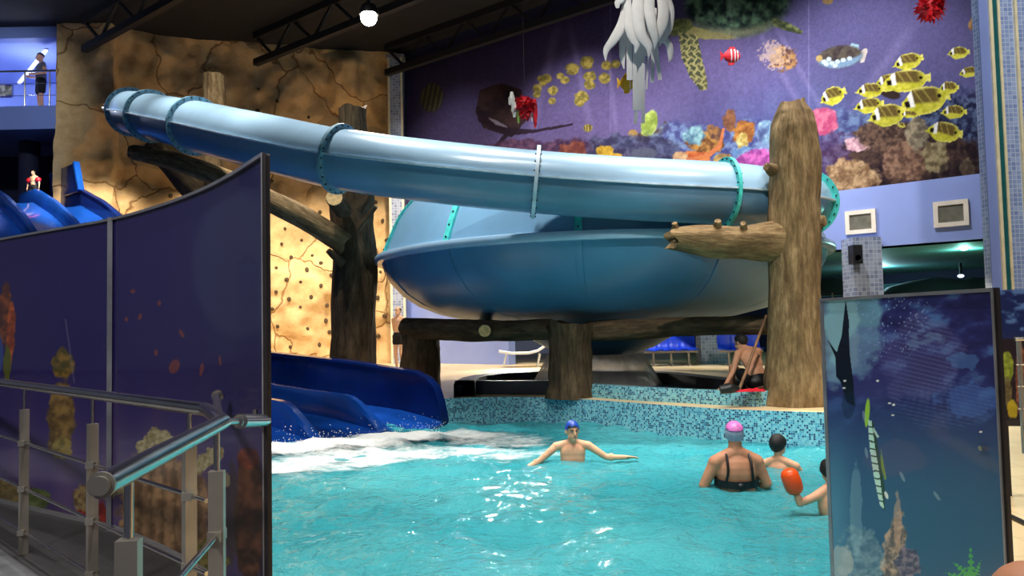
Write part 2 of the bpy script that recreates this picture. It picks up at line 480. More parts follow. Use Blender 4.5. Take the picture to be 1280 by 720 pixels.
def mural_colors(X, Y):
    p = Paint(X, Y)
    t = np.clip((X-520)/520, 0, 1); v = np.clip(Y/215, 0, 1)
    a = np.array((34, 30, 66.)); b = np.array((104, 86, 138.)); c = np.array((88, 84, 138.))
    p.C = a+(b-a)*(sm(0, .75, t*.62+v*.5))[:, None]  # print gradient plus painted-in dimness of the poorly lit upper left
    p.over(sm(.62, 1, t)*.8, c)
    p.over(sm(70, 190, Y)*sm(760, 980, X)*.7, p.tex((66, 74, 146), (92, 116, 180), 40, 5))
    for x0, k, w in ((960, .55, 9), (985, .55, 7), (690, -.25, 10), (718, .2, 8), (1120, -.7, 14), (760, .1, 5)):
        d = np.abs(X-x0-k*(Y-60)); p.over((1-sm(0, w, d))*.22*sm(10, 60, Y)*sm(190, 140, Y), (168, 150, 206))
    p.over((1-sm(.4, 1.2, np.abs(X-1011)))*.4, (150, 140, 196)); p.over((1-sm(.4, 1.2, np.abs(X-763)))*.3, (140, 120, 176))
    p.over((1-sm(.4, 1.2, np.abs(X-575)))*.4, (70, 60, 116))
    # banded fish, dark ray
    m = p.ell(540, 122, 14, 18, 12); p.over(m*.9, (58, 56, 44)); p.over(m*sm(.1, .5, np.sin((X+.2*Y)*1.05)), (92, 88, 56))
    p.over(p.poly([(600,112),(628,104),(652,112),(658,150),(640,172),(604,160),(594,140)])*.9, p.tex((34, 22, 26), (62, 40, 34), 12, 2))
    p.over(p.poly([(596,140),(640,160),(668,162),(716,154),(716,157),(668,166),(636,170),(622,184),(618,182),(630,168),(598,152)])*.9, (42, 26, 36))
    p.over(p.poly([(610,147),(622,151),(636,160),(620,156)]), (128, 112, 128))
    for i, (x, y, r) in enumerate([(672,110,6),(678,104,5),(683,98,7),(691,113,7),(690,126,5),(706,100,6),(671,118,5),(716,86,9),(734,78,9),(737,96,8),(737,106,7),(727,121,9),(724,127,7),(756,98,8),(758,82,7),(735,160,6),(770,80,6),(700,95,5),(675,98,4)]):
        m = p.blob(x, y, r, r*.9, 4, i, .35); p.over(m, p.tex((112, 98, 40), (188, 160, 62), 4, i))
    m = p.ell(735, 160, 5, 5); p.over(m*sm(.2, .4, np.sin(X*1.8)), (90, 76, 50))
    # angler fish
    p.over(p.poly([(786,172),(800,166),(812,172),(832,150),(838,160),(826,172),(806,178),(790,176)]), (92, 66, 46))
    p.over(p.blob(812, 155, 11, 18, 8, 4, .2, 18), p.tex((130, 150, 50), (196, 214, 92), 10, 3)); p.over(p.ell(791, 167, 6, 5), (168, 124, 60))
    # reef
    p.over(p.blob(920, 190, 150, 38, 26, 9, .5)*.8, p.tex((64, 66, 132), (132, 166, 206), 7, 11))
    p.over(p.blob(700, 196, 120, 22, 20, 19, .5)*.8, p.tex((58, 32, 58), (118, 70, 90), 9, 21))
    p.over(p.blob(790, 186, 60, 20, 14, 29, .4)*.85, p.tex((46, 42, 72), (92, 94, 128), 8, 31))
    p.over(p.blob(806, 192, 17, 9, 8, 13, .2), (84, 86, 106))
    p.over(p.blob(716, 190, 18, 14, 9, 43, .4), p.tex((116, 52, 46), (160, 84, 62), 6, 41))
    p.over(p.blob(757, 189, 11, 9, 7, 6, .4), p.tex((176, 126, 24), (232, 182, 44), 5, 7)); p.over(p.blob(770, 195, 9, 4, 5, 6, .3), (210, 160, 40))
    for i, (x, y, rx, ry, c0, c1) in enumerate([(880,178,24,16,(120,70,40),(220,150,60)),(893,166,10,10,(98,64,60),(184,120,60)),(912,152,9,14,(120,72,52),(160,98,60)),(930,165,16,14,(150,82,36),(224,140,52)),(928,178,8,12,(190,150,60),(240,220,130)),(868,197,22,8,(206,76,34),(246,140,60)),(850,196,10,6,(184,130,86),(228,176,120)),(905,200,14,8,(140,100,60),(206,160,80)),(935,192,22,9,(92,130,186),(150,186,216)),(945,202,24,16,(150,54,140),(222,96,186)),(1072,172,16,8,(200,110,150),(236,160,186)),(868,170,14,12,(80,120,150),(150,200,200)),(960,165,12,16,(90,130,170),(160,200,214))]):
        p.over(p.blob(x, y, rx, ry, 7, 50+i, .45), p.tex(c0, c1, 5, 70+i))
    p.over(p.poly([(858,198),(884,192),(898,180),(903,160),(906,161),(902,184),(888,196),(862,202)]), (226, 118, 62))
    # right hand reef and coral rocks
    p.over(p.blob(1110, 165, 150, 34, 22, 101, .4)*.8*sm(118, 150, Y), p.tex((56, 62, 120), (116, 146, 190), 7, 103))
    p.over(p.blob(1205, 150, 60, 46, 20, 104, .4)*.9*sm(96, 130, Y), p.tex((24, 26, 58), (92, 110, 150), 6, 105))
    p.over(p.blob(1140, 205, 110, 44, 24, 107, .4), p.tex((40, 28, 36), (92, 66, 56), 8, 108))
    p.over(p.blob(1028, 151, 20, 17, 10, 110, .35), p.tex((196, 62, 110), (236, 120, 150), 6, 111))
    p.over(p.blob(1040, 200, 26, 34, 12, 112, .4)*.8, p.tex((70, 40, 86), (110, 90, 140), 6, 113))
    p.over(p.blob(1073, 180, 18, 9, 7, 114, .4), p.tex((190, 130, 150), (240, 190, 196), 4, 115))
    p.over(p.blob(1066, 220, 34, 22, 10, 116, .35), p.tex((134, 98, 66), (208, 166, 118), 5, 117))
    p.over(p.blob(1112, 170, 42, 22, 12, 118, .35), p.tex((70, 50, 46), (134, 100, 78), 5, 119))
    p.over(p.blob(1130, 202, 30, 26, 10, 120, .35), p.tex((96, 66, 54), (160, 118, 92), 5, 121))
    p.over(p.blob(1146, 168, 15, 22, 8, 122, .35), p.tex((104, 92, 74), (168, 150, 118), 5, 123))
    p.over(p.blob(1170, 196, 18, 22, 8, 124, .35), p.tex((112, 94, 62), (176, 156, 110), 5, 125))
    p.over(p.blob(1208, 210, 10, 12, 7, 126, .35), p.tex((120, 100, 70), (176, 150, 104), 4, 127))
    p.over(p.blob(1205, 215, 36, 16, 9, 128, .4)*.6, p.tex((36, 26, 34), (80, 60, 56), 5, 129))
    # turtle
    sh = p.ell(922, 2, 66, 44, -6); p.over(sh, p.tex((26, 40, 38), (96, 132, 96), 8, 131))
    rim = sh*sm(16, 44, Y+.06*(X-922)); p.over(rim*(1-p.ell(922, -6, 66, 42, -6)), (122, 124, 92))
    p.over(p.blob(868, 40, 26, 7, 9, 133, .2, 14), p.tex((110, 106, 52), (150, 142, 70), 6, 134))
    p.over(p.ell(880, 43, 40, 5, 6)*.9, (140, 128, 74)); p.over(p.ell(848, 34, 18, 10, -18), p.tex((74, 82, 46), (130, 132, 62), 5, 135))
    fl = p.poly([(848,40),(872,44),(876,66),(884,100),(884,112),(876,114),(862,96),(852,72)])
    p.over(fl, (156, 146, 84))
    q = fbm(X, Y, 5, 140, 2); g = (np.mod(X*.9+2*np.sin(Y*.5), 8.4) > 2.2) & (np.mod(Y+1.5*np.sin(X*.7), 8.0) > 2.0)
    p.over(fl*g*.85, p.tex((44, 56, 42), (84, 80, 50), 5, 141))
    p.over(p.poly([(965,22),(985,28),(1004,39),(1002,43),(984,39),(966,32)]), p.tex((60, 70, 44), (140, 146, 78), 4, 142))
    # lion fish cloud
    p.over(p.blob(979, 72, 17, 15, 6, 144, .5), p.tex((92, 58, 60), (196, 138, 70), 4, 145))
    p.over(p.blob(968, 68, 16, 16, 3, 146, .9)*.6, (226, 186, 150))
    # trigger fish
    tf = p.ell(1050, 71, 28, 14, -8); p.over(p.poly([(1060,62),(1064,54),(1074,56),(1074,64)]), (150, 190, 206))
    p.over(p.poly([(1070,68),(1082,60),(1085,62),(1080,78),(1076,78),(1074,73)]), (206, 190, 176)); p.over(tf, p.tex((62, 50, 52), (96, 84, 70), 6, 147))
    p.over(tf*(1-p.ell(1050, 66, 30, 10, -8)), (118, 150, 180))
    for x, y in ((1033,80),(1040,79),(1047,77),(1054,75),(1062,73),(1036,74),(1044,82),(1030,77)):
        p.over(tf*p.ell(x, y, 3.2, 2.6), (196, 216, 222))
    p.over(p.ell(1024, 73, 4, 4), (196, 160, 90))
    stripe_fish(p, 1034, 4, 14, 9, 0) if False else None
    p.over(p.blob(1034, 1, 7, 5, 4, 150, .3), (150, 116, 66)); p.over(p.blob(1220, 30, 10, 10, 6, 151, .4), p.tex((140, 92, 50), (206, 150, 80), 4, 152))
    p.over(p.ell(1112, 116, 14, 7, 20), (54, 40, 36))
    for a in [(1112,103,34,22,-12),(1135,77,34,20,-16),(1132,101,54,27,-8),(1086,132,33,19,-10),(1088,113,32,18,-6),(1155,126,56,34,-14),(1109,144,43,27,-12),(1041,120,30,22,-24),(1180,165,40,25,8),(1192,140,28,17,-2),(1186,110,22,16,-4),(1198,66,24,15,-6),(1211,90,22,13,-12),(1232,75,20,14,-20),(1137,143,22,9,0),(1126,156,10,6,20)]:
        stripe_fish(p, *a)
    g = p.C.mean(1)[:, None]; p.C = (g+(p.C-g)*.82)*.92
    p.C *= (.9+.2*fbm(X, Y, 2.2, 160, 2))[:, None]
    return p.C

def print_sheet(name, P, nu, nv, paint, mat, parent=None, back=V((0,0,0))):
    """P(u,v) -> point; colours from paint(px,py)"""
    pts = [P(i/nu, j/nv) for j in range(nv+1) for i in range(nu+1)]
    me = bpy.data.meshes.new(name)
    fs = [(j*(nu+1)+i, j*(nu+1)+i+1, (j+1)*(nu+1)+i+1, (j+1)*(nu+1)+i) for j in range(nv) for i in range(nu)]
    me.from_pydata([tuple(q) for q in pts], [], fs)
    A = np.array([tuple(q) for q in pts]) - np.array(tuple(CP))
    w = A @ np.array(tuple(_f)); X = 640+F*(A @ np.array(tuple(_r)))/w; Y = 360-F*(A @ np.array(tuple(_u)))/w
    C = np.clip(paint(X, Y), 0, 255)/255
    C = np.where(C <= .04045, C/12.92, ((C+.055)/1.055)**2.4)
    ca = me.color_attributes.new('Col', 'FLOAT_COLOR', 'POINT')
    ca.data.foreach_set('color', np.concatenate([C, np.ones((len(C), 1))], 1).astype(np.float32).ravel())
    me.materials.append(mat); me.polygons.foreach_set('use_smooth', [True]*len(fs)); me.update()
    return link(name, me, parent)
def murP(u, v):
    x = 506+(1246-506)*u
    b = onplane(x, 220, K1+MN*.03, MN); return V((b.x, b.y, Z_MUR+(Z_CEIL-.25-Z_MUR)*v))
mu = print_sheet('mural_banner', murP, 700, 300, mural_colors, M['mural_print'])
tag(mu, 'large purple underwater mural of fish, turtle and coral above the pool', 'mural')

# columns
def column(name, px, Y, w, zt, label, mat, strips=True, dep=.6, z0=0):
    c = flat(at(px, 400, Y))
    t = thing(name, label, 'column', c)
    m = MB(); m.box((c.x-w/2, c.y, z0), (c.x+w/2, c.y+dep, zt)); m.build('shaft', mat, t, smooth=False)
    return t, c
LC = onplane(497, 72, flat(at(497, 400, 26.4)), V((0, 1, 0)))
t, c = column('tiled_column', 498, 26.4, .50, LC.z, 'slim grey tiled column with pale edge strips between rock wall and mural', M['mosaic_gray'])
for sx in (-1, 1):
    m = MB(); m.box((c.x+sx*.215-.035, c.y-.03, 0), (c.x+sx*.215+.035, c.y, LC.z)); m.build('edge_strip', M['cream_strip'], t, smooth=False)
m = MB(); m.box((c.x-.3, c.y-.06, LC.z), (c.x+.3, c.y+.62, LC.z+.12)); m.build('cap', M['alu'], t, smooth=False)
# big column at the right edge of the frame
RC = flat(at(1256, 400, 12.6))
t = thing('tiled_column', 'wide blue tiled column with cream and teal strips at the right edge', 'column', RC)
m = MB(); m.box((RC.x-.16, RC.y, 0), (RC.x+.75, RC.y+.2, 10.5)); m.build('shaft', M['mosaic_column'], t, smooth=False)
for a, b, mt, nm, pr in ((-.17, -.01, 'alu', 'side_panel', .01), (-.02, .03, 'cream_strip', 'edge_strip', .05), (.03, .11, 'teal_strip', 'teal_strip', .03), (.11, .15, 'cream_strip', 'edge_strip', .05), (.385, .425, 'cream_strip', 'edge_strip', .05)):
    m = MB(); m.box((RC.x+a, RC.y-pr, 0), (RC.x+b, RC.y+.01, 10.5)); m.build(nm, M['pale_blue_wall' if mt == 'alu' else mt], t, smooth=False)

# air vents on the band
for (x0, y0, x1, y1), lab in (((1057,263,1095,292), 'pale framed air vent on the lavender band next to the bare trunk'), ((1167,251,1211,283), 'pale framed air vent on the lavender band next to the tiled column')):
    P = K1+MN*.06
    a = onplane((x0+x1)/2, (y0+y1)/2, P, MN); wd = (onplane(x1, y1, P, MN)-onplane(x0, y1, P, MN)).length; hh = abs(onplane(x0, y0, P, MN).z-onplane(x0, y1, P, MN).z)
    t = thing('air_vent', lab, 'vent', a, 'air vents on the mural band')
    Mx = Matrix(((MU.x, MN.x, 0, a.x), (MU.y, MN.y, 0, a.y), (0, 0, 1, a.z), (0, 0, 0, 1)))
    m = MB(); e = .09
    for lo, hi in (((-wd/2,-.01,-hh/2),(wd/2,.05,-hh/2+e)), ((-wd/2,-.01,hh/2-e),(wd/2,.05,hh/2)), ((-wd/2,-.01,-hh/2+e),(-wd/2+e,.05,hh/2-e)), ((wd/2-e,-.01,-hh/2+e),(wd/2,.05,hh/2-e))): m.box(lo, hi, 0, Mx)
    m.build('frame', M['vent_frame'], t, smooth=False)
    m = MB(); m.box((-wd/2+e,-.01,-hh/2+e), (wd/2-e,.0,hh/2-e), 0, Mx)
    k = 14
    for i in range(k):
        z = -hh/2+e+(hh-2*e)*(i+.5)/k; m.box((-wd/2+e, 0, z-.008), (wd/2-e, .025, z+.008), 0, Mx)
    m.build('grille', M['vent_grille'], t, smooth=False)

# room under the mezzanine (behind the band)
B0 = K1+MU*4.8
def under():
    m = MB(); n = -MN
    m.prism([V((B0.x,B0.y,Z_BAND)), V((WE.x,WE.y,Z_BAND)), V((WE.x,WE.y,Z_BAND))+n*12, V((B0.x,B0.y,Z_BAND))+n*12], (0,0,.2))
    plain('mezz_ceiling', (44, 92, 92), .7); struct(m.build('ceiling.001', M['mezz_ceiling'], smooth=False))
    m = MB(); a = B0+n*11; b = WE+n*11
    m.prism([a, b, b+n*.3, a+n*.3], (0,0,Z_BAND)); struct(m.build('wall_far', M['navy_wall'], smooth=False))
    m = MB(); m.prism([V((a.x,a.y,2.0))-n*.05, V((b.x,b.y,2.0))-n*.05, V((b.x,b.y,2.0)), V((a.x,a.y,2.0))], (0,0,.35))
    plain('teal_band', (60, 110, 124), .6); struct(m.build('trim_2', M['teal_band'], smooth=False))
    m = MB(); m.prism([K1+MN*.02, B0+MN*.02, B0+n*.3, K1+n*.3], (0,0,Z_BAND)); struct(m.build('wall_right.001', M['lavender'], smooth=False))
under()
# columns under the mezzanine
for px, Y, w, lab in ((1088, 17.2, .62, 'square tiled column under the mezzanine behind the printed panel'), (893, 22.3, .8, 'low tiled column behind the blue seats')):
    t, c = column('tiled_column', px, Y, w, 2.9 if px > 1000 else 1.35 if False else 2.9, lab, M['mosaic_gray'], z0=0)
sp = at(1071, 318, 17.0)
t = thing('loudspeaker', 'black loudspeaker mounted high on the mezzanine column', 'speaker', sp)
m = MB(); m.box((sp.x-.1, sp.y-.06, sp.z-.2), (sp.x+.1, sp.y+.2, sp.z+.2)); m.build('cabinet', M['black'], t, smooth=False)
m = MB(); m.lathe([(.0,.0),(.06,0),(.07,.02)], (0,0,0), 20)
m.v = [(sp.x+x, sp.y-.06-z, sp.z+y-.08) for x, y, z in m.v]; m.build('driver', M['pad_dark'], t)
for px, py, Y, mt, lab in ((1205, 309, 18.5, 'lamp_green', 'small green ceiling lamp under the mezzanine'), (1201, 345, 23, 'lamp_white', 'small white lamp deep under the mezzanine')):
    p = at(px, py, Y); t = thing('ceiling_lamp', lab, 'lamp', p)
    r = .12 if 'green' in lab else .09
    m = MB(); m.ell(p, (r,r,r*.6), n=12); m.build('bulb', M[mt], t)
    h = .14 if 'green' in lab else .03
    m = MB(); m.box((p.x-h, p.y-h, p.z+.05), (p.x+h, p.y+h, Z_BAND)); m.build('housing', M['black'], t, smooth=False)
for i, (px, w, lab) in enumerate(((1040, 1.2, 'dark rounded parasol top just right of the bare trunk'), (1168, 1.5, 'dark rounded parasol top below the green lamp'), (1218, 1.6, 'widest dark parasol top beside the tiled column at right'))):
    p = at(px, 352, 22); t = thing('parasol', lab, 'parasol', (p.x, p.y, 0), 'dark parasols under the mezzanine')
    m = MB(); m.lathe([(w*.98, p.z-.35), (w*.8, p.z-.12), (w*.45, p.z+.02), (.03, p.z+.12)], (p.x, p.y, 0), 20); m.build('canopy', M['black_fabric'], t)
    m = MB(); m.tube([(p.x, p.y, 0), (p.x, p.y, p.z+.1)], .03, 8); m.build('pole', M['steel'], t)

# ceiling and trusses
m = MB(); m.box((-24, -6, Z_CEIL), (24, 34, Z_CEIL+.2)); struct(m.build('ceiling', M['ceiling_dark'], smooth=False))
for i, off in enumerate((.9, 4.4, 8.5)):
    a = K1+MN*off; a = a-MU*((a-K1).dot(RN)-.9)/MU.dot(RN); b = K1+MN*off+MU*22
    lab = ['dark roof truss hugging the top of the mural', 'dark roof truss second out from the mural', 'dark roof truss farthest out from the mural'][i]
    t = thing('roof_truss', lab, 'truss', (a.x, a.y, Z_CEIL-.1), 'dark roof trusses')
    z1 = Z_CEIL-.1; z0 = Z_CEIL-.95
    for z, nm in ((z1, 'top_chord'), (z0, 'bottom_chord')):
        m = MB(); m.bar((a.x,a.y,z), (b.x,b.y,z), .18, .2); m.build(nm, M['truss'], t, smooth=False)
    m = MB(); n = 12
    for k in range(n):
        p = a.lerp(b, k/n); q = a.lerp(b, (k+.5)/n); r = a.lerp(b, (k+1)/n)
        m.bar((p.x,p.y,z1), (q.x,q.y,z0), .07, .07); m.bar((q.x,q.y,z0), (r.x,r.y,z1), .07, .07)
    tag(m.build('web', M['truss'], t, smooth=False), kind='stuff')

# left: balcony, recess below, side walls
BL = flat(at(71, 400, 24.1))
zf = at(60, 133, 24).z; zb = at(60, 162, 24).z; zt = 10.25
m = MB(); m.box((-26, 23.9, zb), (BL.x+.1, 29, zf)); struct(m.build('floor.001', M['pale_blue_wall'], smooth=False))
m = MB(); m.box((-26, 24, zt), (BL.x+.1, 24.4, Z_CEIL)); struct(m.build('trim_3', M['pale_blue_wall'], smooth=False))
m = MB(); m.box((-26, 24.4, zt+.1), (BL.x+.1, 29.2, zt+.3)); struct(m.build('ceiling.002', M['lavender'], smooth=False))
m = MB(); m.box((-26, 28.8, zf), (BL.x+.1, 29.2, zt+.1)); struct(m.build('wall_left.001', M['lavender'], smooth=False))
m = MB(); m.box((BL.x-.02, 24, zf), (BL.x+.3, 29.2, zt+.1)); struct(m.build('trim_4', M['lavender'], smooth=False))
m = MB(); m.box((-26, 27.5, 0), (BL.x+.6, 27.8, zb)); struct(m.build('wall_left', M['navy_wall'], smooth=False))
m = MB(); m.box((BL.x-.05, 24.05, 0), (BL.x+.12, 27.6, zb)); struct(m.build('trim_5', M['navy_wall'], smooth=False))
pc = flat(at(36, 300, 25.5)); m = MB(); m.lathe([(.3, 0), (.3, zb)], pc, 24); o = m.build('round_column', M['navy_wall']); tag(o, 'dark round column standing behind the top of the blue slide', 'column')
# balcony railing
t = thing('balcony_railing', 'chrome balcony railing high up at the left', 'railing', (BL.x-3, 24.1, zf))
zr = at(30, 89, 24.1).z
m = MB(); m.tube([(-22, 24.1, zr), (BL.x-.05, 24.1, zr)], .035, 12); m.build('handrail', M['chrome'], t)
for px in (-60, 31, 62):
    p = at(px, 120, 24.1); m = MB(); m.tube([(p.x, 24.1, zf), (p.x, 24.1, zr)], .025, 10); m.build('post', M['chrome'], t)
for k in (.33, .66):
    m = MB(); z = zf+(zr-zf)*k; m.tube([(-22, 24.1, z), (BL.x-.05, 24.1, z)], .01, 8); m.build('rod', M['chrome'], t)
p0 = at(-14, 122, 28.7); p1 = at(14, 86, 28.7)
def poster_cols(X, Y):
    p = Paint(X, Y); p.C[:] = (40, 26, 96); p.over(p.blob(6, 113, 30, 8, 6, 3, .4), p.tex((90,90,70), (180,170,140), 4)); p.over((Y < 98)*.6, (20, 16, 60)); return p.C
o = print_sheet('sea_poster', lambda u, v: V((p0.x+(p1.x-p0.x)*u, 28.75, p0.z+(p1.z-p0.z)*v)), 40, 30, poster_cols, M['mural_print']); tag(o, 'small dark sea-life poster on the balcony back wall', 'poster')
p = at(42, 62, 27); t = thing('tube_light', 'slanting white strip light on the balcony ceiling', 'lamp', p)
a = at(24, 78, 28.5); b = at(58, 45, 25.2); a.z = b.z = zt+.05
m = MB(); m.bar(a, b, .09, .05); m.build('diffuser', M['lamp_white'], t, smooth=False)
m = MB(); m.bar(a+V((0,0,.045)), b+V((0,0,.035)), .13, .03); m.build('housing', M['white_plastic'], t, smooth=False)

# ------------------------------------------------------------------ floor and pool
edge = [onz(x, y, 0) for x, y in ((556,498),(600,496.5),(640,496),(680,496.5),(712,498),(745,500),(800,504),(850,507.5),(900,511),(950,513),(1000,514.5),(1037,515.5))]
R0 = edge[-1]; slide_d = V((-.74, .67, 0)).normalized()
slide_e = onz(553, 532, -.39); slide_e.z = 0
rest = [V((R0.x+.6, R0.y-.7, 0)), V((3.9, 7.4, 0)), V((2.95, 5.4, 0)), V((1.55, 3.55, 0)), V((.9, 3.1, 0)), V((-.4, 2.95, 0)), V((-1.1, 3.4, 0)), V((-2.0, 4.4, 0)), V((-3.4, 5.6, 0)), V((-7.4, 7.6, 0)), V((-10.4, 10.4, 0)), slide_e+slide_d*7+V((-4.2, -4.6, 0)), slide_e+slide_d*7+V((.12, .13, 0)), slide_e+slide_d*.2+V((.12, .13, 0))]
POOL = edge+rest
OUT = [V((-26, .2, 0)), V((26, .2, 0)), V((26, 34, 0)), V((-26, 34, 0))]
tri = tessellate_polygon([OUT, POOL]); allp = OUT+POOL
m = MB(); m.add(allp, tri); o = struct(m.build('floor', M['deck'], smooth=False))
# pool walls with mosaic tiles (uv in metres), tile lip and pool floor
def wall_strip(P, z0, z1, closed=True, u0=0):
    m = MB(); u = u0; n = len(P)
    for i in range(n if closed else n-1):
        a, b = P[i], P[(i+1) % n]; L = (b-a).length
        m.add([(a.x,a.y,z0),(b.x,b.y,z0),(b.x,b.y,z1),(a.x,a.y,z1)], [(0,1,2,3)], 0, [[(u,z0),(u+L,z0),(u+L,z1),(u,z1)]]); u += L
    return m
struct(wall_strip(POOL, -1.65, .0).build('wall_pool', M['mosaic_pool'], smooth=False))
m = MB(); m.add([V((p.x,p.y,-1.6)) for p in POOL], tessellate_polygon([POOL])); struct(m.build('floor_pool', M['pool_floor'], smooth=False))
# dark wet matting of the near deck on the left
LZ = .2
m = MB(); dk = [V((-9, .3, 0)), V((-.6, .3, 0)), V((-.5, 2.5, 0)), V((-1.1, 3.2, 0)), V((-1.95, 4.1, 0)), V((-3.3, 5.3, 0)), V((-6.3, 7.0, 0)), V((-9, 6.5, 0))]
m.prism(dk, (0,0,LZ)); struct(m.build('floor.002', M['floor_dark'], smooth=False))
m = MB(); c0 = onz(0, 686, LZ+.05); c1 = onz(52, 722, LZ+.05); c0.z = c1.z = LZ; dd = (c1-c0).normalized(); nn = V((dd.y, -dd.x, 0)); 
if nn.y > 0: nn = -nn
a = c0-dd*3; b = c1+dd*2; plain('step_gray', (84, 86, 90), .7, var=.15, scale=8)
m.prism([a, b, b+nn*1.2, a+nn*1.2], (0,0,.05)); tag(m.build('floor_step', M['step_gray'], smooth=False), 'low grey step in the bottom left corner', 'step')

# water surface: real wavelets on a fine grid, clipped to the pool outline
def inside(x, y, P):
    c = False; n = len(P)
    for i in range(n):
        a, b = P[i], P[(i+1) % n]
        if (a.y > y) != (b.y > y) and x < (b.x-a.x)*(y-a.y)/(b.y-a.y)+a.x: c = not c
    return c
WZ = -.39
def make_water():
    st = .05; xs = np.arange(-10.4, 4.7, st); ys = np.arange(2.9, 17.6, st); nx = len(xs); ny = len(ys)
    Xg, Yg = np.meshgrid(xs, ys); ins = np.zeros(Xg.shape, bool); n = len(POOL)
    for i in range(n):
        a, b = POOL[i], POOL[(i+1) % n]
        if a.y == b.y: continue
        ins ^= ((a.y > Yg) != (b.y > Yg)) & (Xg < (b.x-a.x)*(Yg-a.y)/(b.y-a.y)+a.x)
    cell = ins[:-1,:-1] | ins[1:,:-1] | ins[:-1,1:] | ins[1:,1:]
    use = np.zeros(Xg.shape, bool); use[:-1,:-1] |= cell; use[1:,:-1] |= cell; use[:-1,1:] |= cell; use[1:,1:] |= cell
    idx = -np.ones(Xg.shape, int); idx[use] = np.arange(use.sum())
    x = Xg[use]; y = Yg[use]
    h = .055*(vn(x*.9, y*.9, 1)-.5)+.06*(vn(x*2.1+3, y*2.4, 2)-.5)+.05*(vn(x*4.6, y*5.4+9, 3)-.5)+.022*(vn(x*9.5, y*11, 4)-.5)
    h += np.exp(-((x+1.8)**2+(y-10.6)**2)/4)*.12*(vn(x*2, y*2.2, 5)-.5)
    me = bpy.data.meshes.new('pool_water'); jj, ii = np.nonzero(cell)
    fs = np.stack([idx[jj,ii], idx[jj,ii+1], idx[jj+1,ii+1], idx[jj+1,ii]], 1)
    me.from_pydata(np.stack([x, y, WZ+h], 1).tolist(), [], fs.tolist())
    me.materials.append(M['water']); me.polygons.foreach_set('use_smooth', [True]*len(fs)); me.update()
    o = link('pool_water', me); tag(o, 'turquoise rippling water filling the pool', 'water', kind='stuff')
make_water()
# ------------------------------------------------------------------ big tube slide
TR = .44
TP = [at(152,136,24.0), at(156,138,18.8), at(168,141,16.4), at(205,149,14.9), at(250,159,13.7), at(335,179,12.3), at(425,199,11.5), at(545,215,11.2), at(670,227.5,11.15), at(790,236,11.15), at(905,242,11.2), at(972,249,11.6), at(1000,253,12.3), at(1008,256,13.0)]
UPV = V((0,0,1))
tp = spline(TP, 10); fr = frames(tp, UPV)
tube_slide = thing('tube_slide', 'long pale blue tube slide running down across the hall into the blue bowl', 'water slide', TP[6])
def half(a0, a1, r0, r1, i0=0, i1=None):
    R = []; n = 18
    for p, (r, u) in list(zip(tp, fr))[i0:i1]:
        ring = [p+r*(math.cos(a0+(a1-a0)*k/n)*r1)+u*(math.sin(a0+(a1-a0)*k/n)*r1) for k in range(n+1)]
        ring += [p+r*(math.cos(a1+(a0-a1)*k/n)*r0)+u*(math.sin(a1+(a0-a1)*k/n)*r0) for k in range(n+1)]
        R.append(ring)
    m = MB(); m.rings(R); return m
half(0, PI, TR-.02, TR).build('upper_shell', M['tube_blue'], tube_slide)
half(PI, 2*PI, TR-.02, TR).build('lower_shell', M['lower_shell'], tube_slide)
for sgn in (1, -1):
    m = MB(); R = []
    for p, (r, u) in zip(tp, fr):
        R.append([p+r*(sgn*(TR+a))+u*b for a, b in ((-.01,-.012),(.05,-.012),(.05,.012),(-.01,.012))])
    m.rings(R); sr = m.build('seam_lip', M['seam'], tube_slide, sharp=30)
    sr['label'] = 'pale joint lip along the middle of the tube'
def ring_at(k, mat, name='flange', rr=.075, w=.05):
    p = tp[k]; t = (tp[min(k+1, len(tp)-1)]-tp[k-1]).normalized(); r, u = fr[k]; n = 40
    def c(a, rad, off): return p+t*off+r*(math.cos(a)*rad)+u*(math.sin(a)*rad)
    m = MB(); R = []
    for rad, off in ((TR-.005,-w/2),(TR+rr,-w/2),(TR+rr,w/2),(TR-.005,w/2),(TR-.005,-w/2)):
        R.append([c(2*PI*j/n, rad, off) for j in range(n)])
    m.rings(R, 0, True, False)
    for j in range(22):
        q = c(2*PI*(j+.5)/22, TR+rr*.6, 0)
        m.tube([q-t*(w/2+.018), q+t*(w/2+.018)], .013, 6, 1)
    return m.build(name, [mat, M['bolt']], tube_slide, sharp=30)
def nearest(px):
    return min(range(1, len(tp)-1), key=lambda i: abs(proj(tp[i])[0]-px)+(100 if tp[i].y > 17.5 else 0)+(60 if px > 880 and i < 95 else 0))
for px, mt in ((164,'flange_gray'),(190,'flange_gray'),(247,'flange_gray'),(424,'flange_gray'),(671,'seam'),(905,'turquoise')):
    ring_at(nearest(px), M[mt])
ring_at(len(tp)-8, M['turquoise'], rr=.1)

# ------------------------------------------------------------------ bowl
BC = V((1.7, 15.6, 0)); BR = 4.23
bowl = thing('slide_bowl', 'huge closed blue slide bowl standing on logs in the middle of the hall', 'water slide bowl', (BC.x, BC.y, .6))
DOME = [(4.2,2.46),(4.14,2.62),(4.04,2.85),(3.95,3.05),(3.83,3.25),(3.62,3.48),(3.3,3.66),(2.7,3.78),(1.5,3.84),(.03,3.86)]
LOW = [(4.2,2.4),(4.14,2.2),(4.02,1.98),(3.8,1.74),(3.5,1.54),(3.1,1.38),(2.6,1.26),(2.05,1.18)]
FUN = [(2.05,1.18),(1.8,1.1),(1.55,.98),(1.3,.84),(1.05,.7),(.8,.6),(.72,.56)]
def lz(P, name, mat, th=.03):
    m = MB(); m.lathe(P+[(r-th if r > .1 else r, z-th*.2) for r, z in reversed(P)], BC, 96); return m.build(name, mat, bowl, sharp=50)
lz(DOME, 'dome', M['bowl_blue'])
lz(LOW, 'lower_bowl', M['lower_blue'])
lz(FUN, 'funnel', M['lower_blue'])
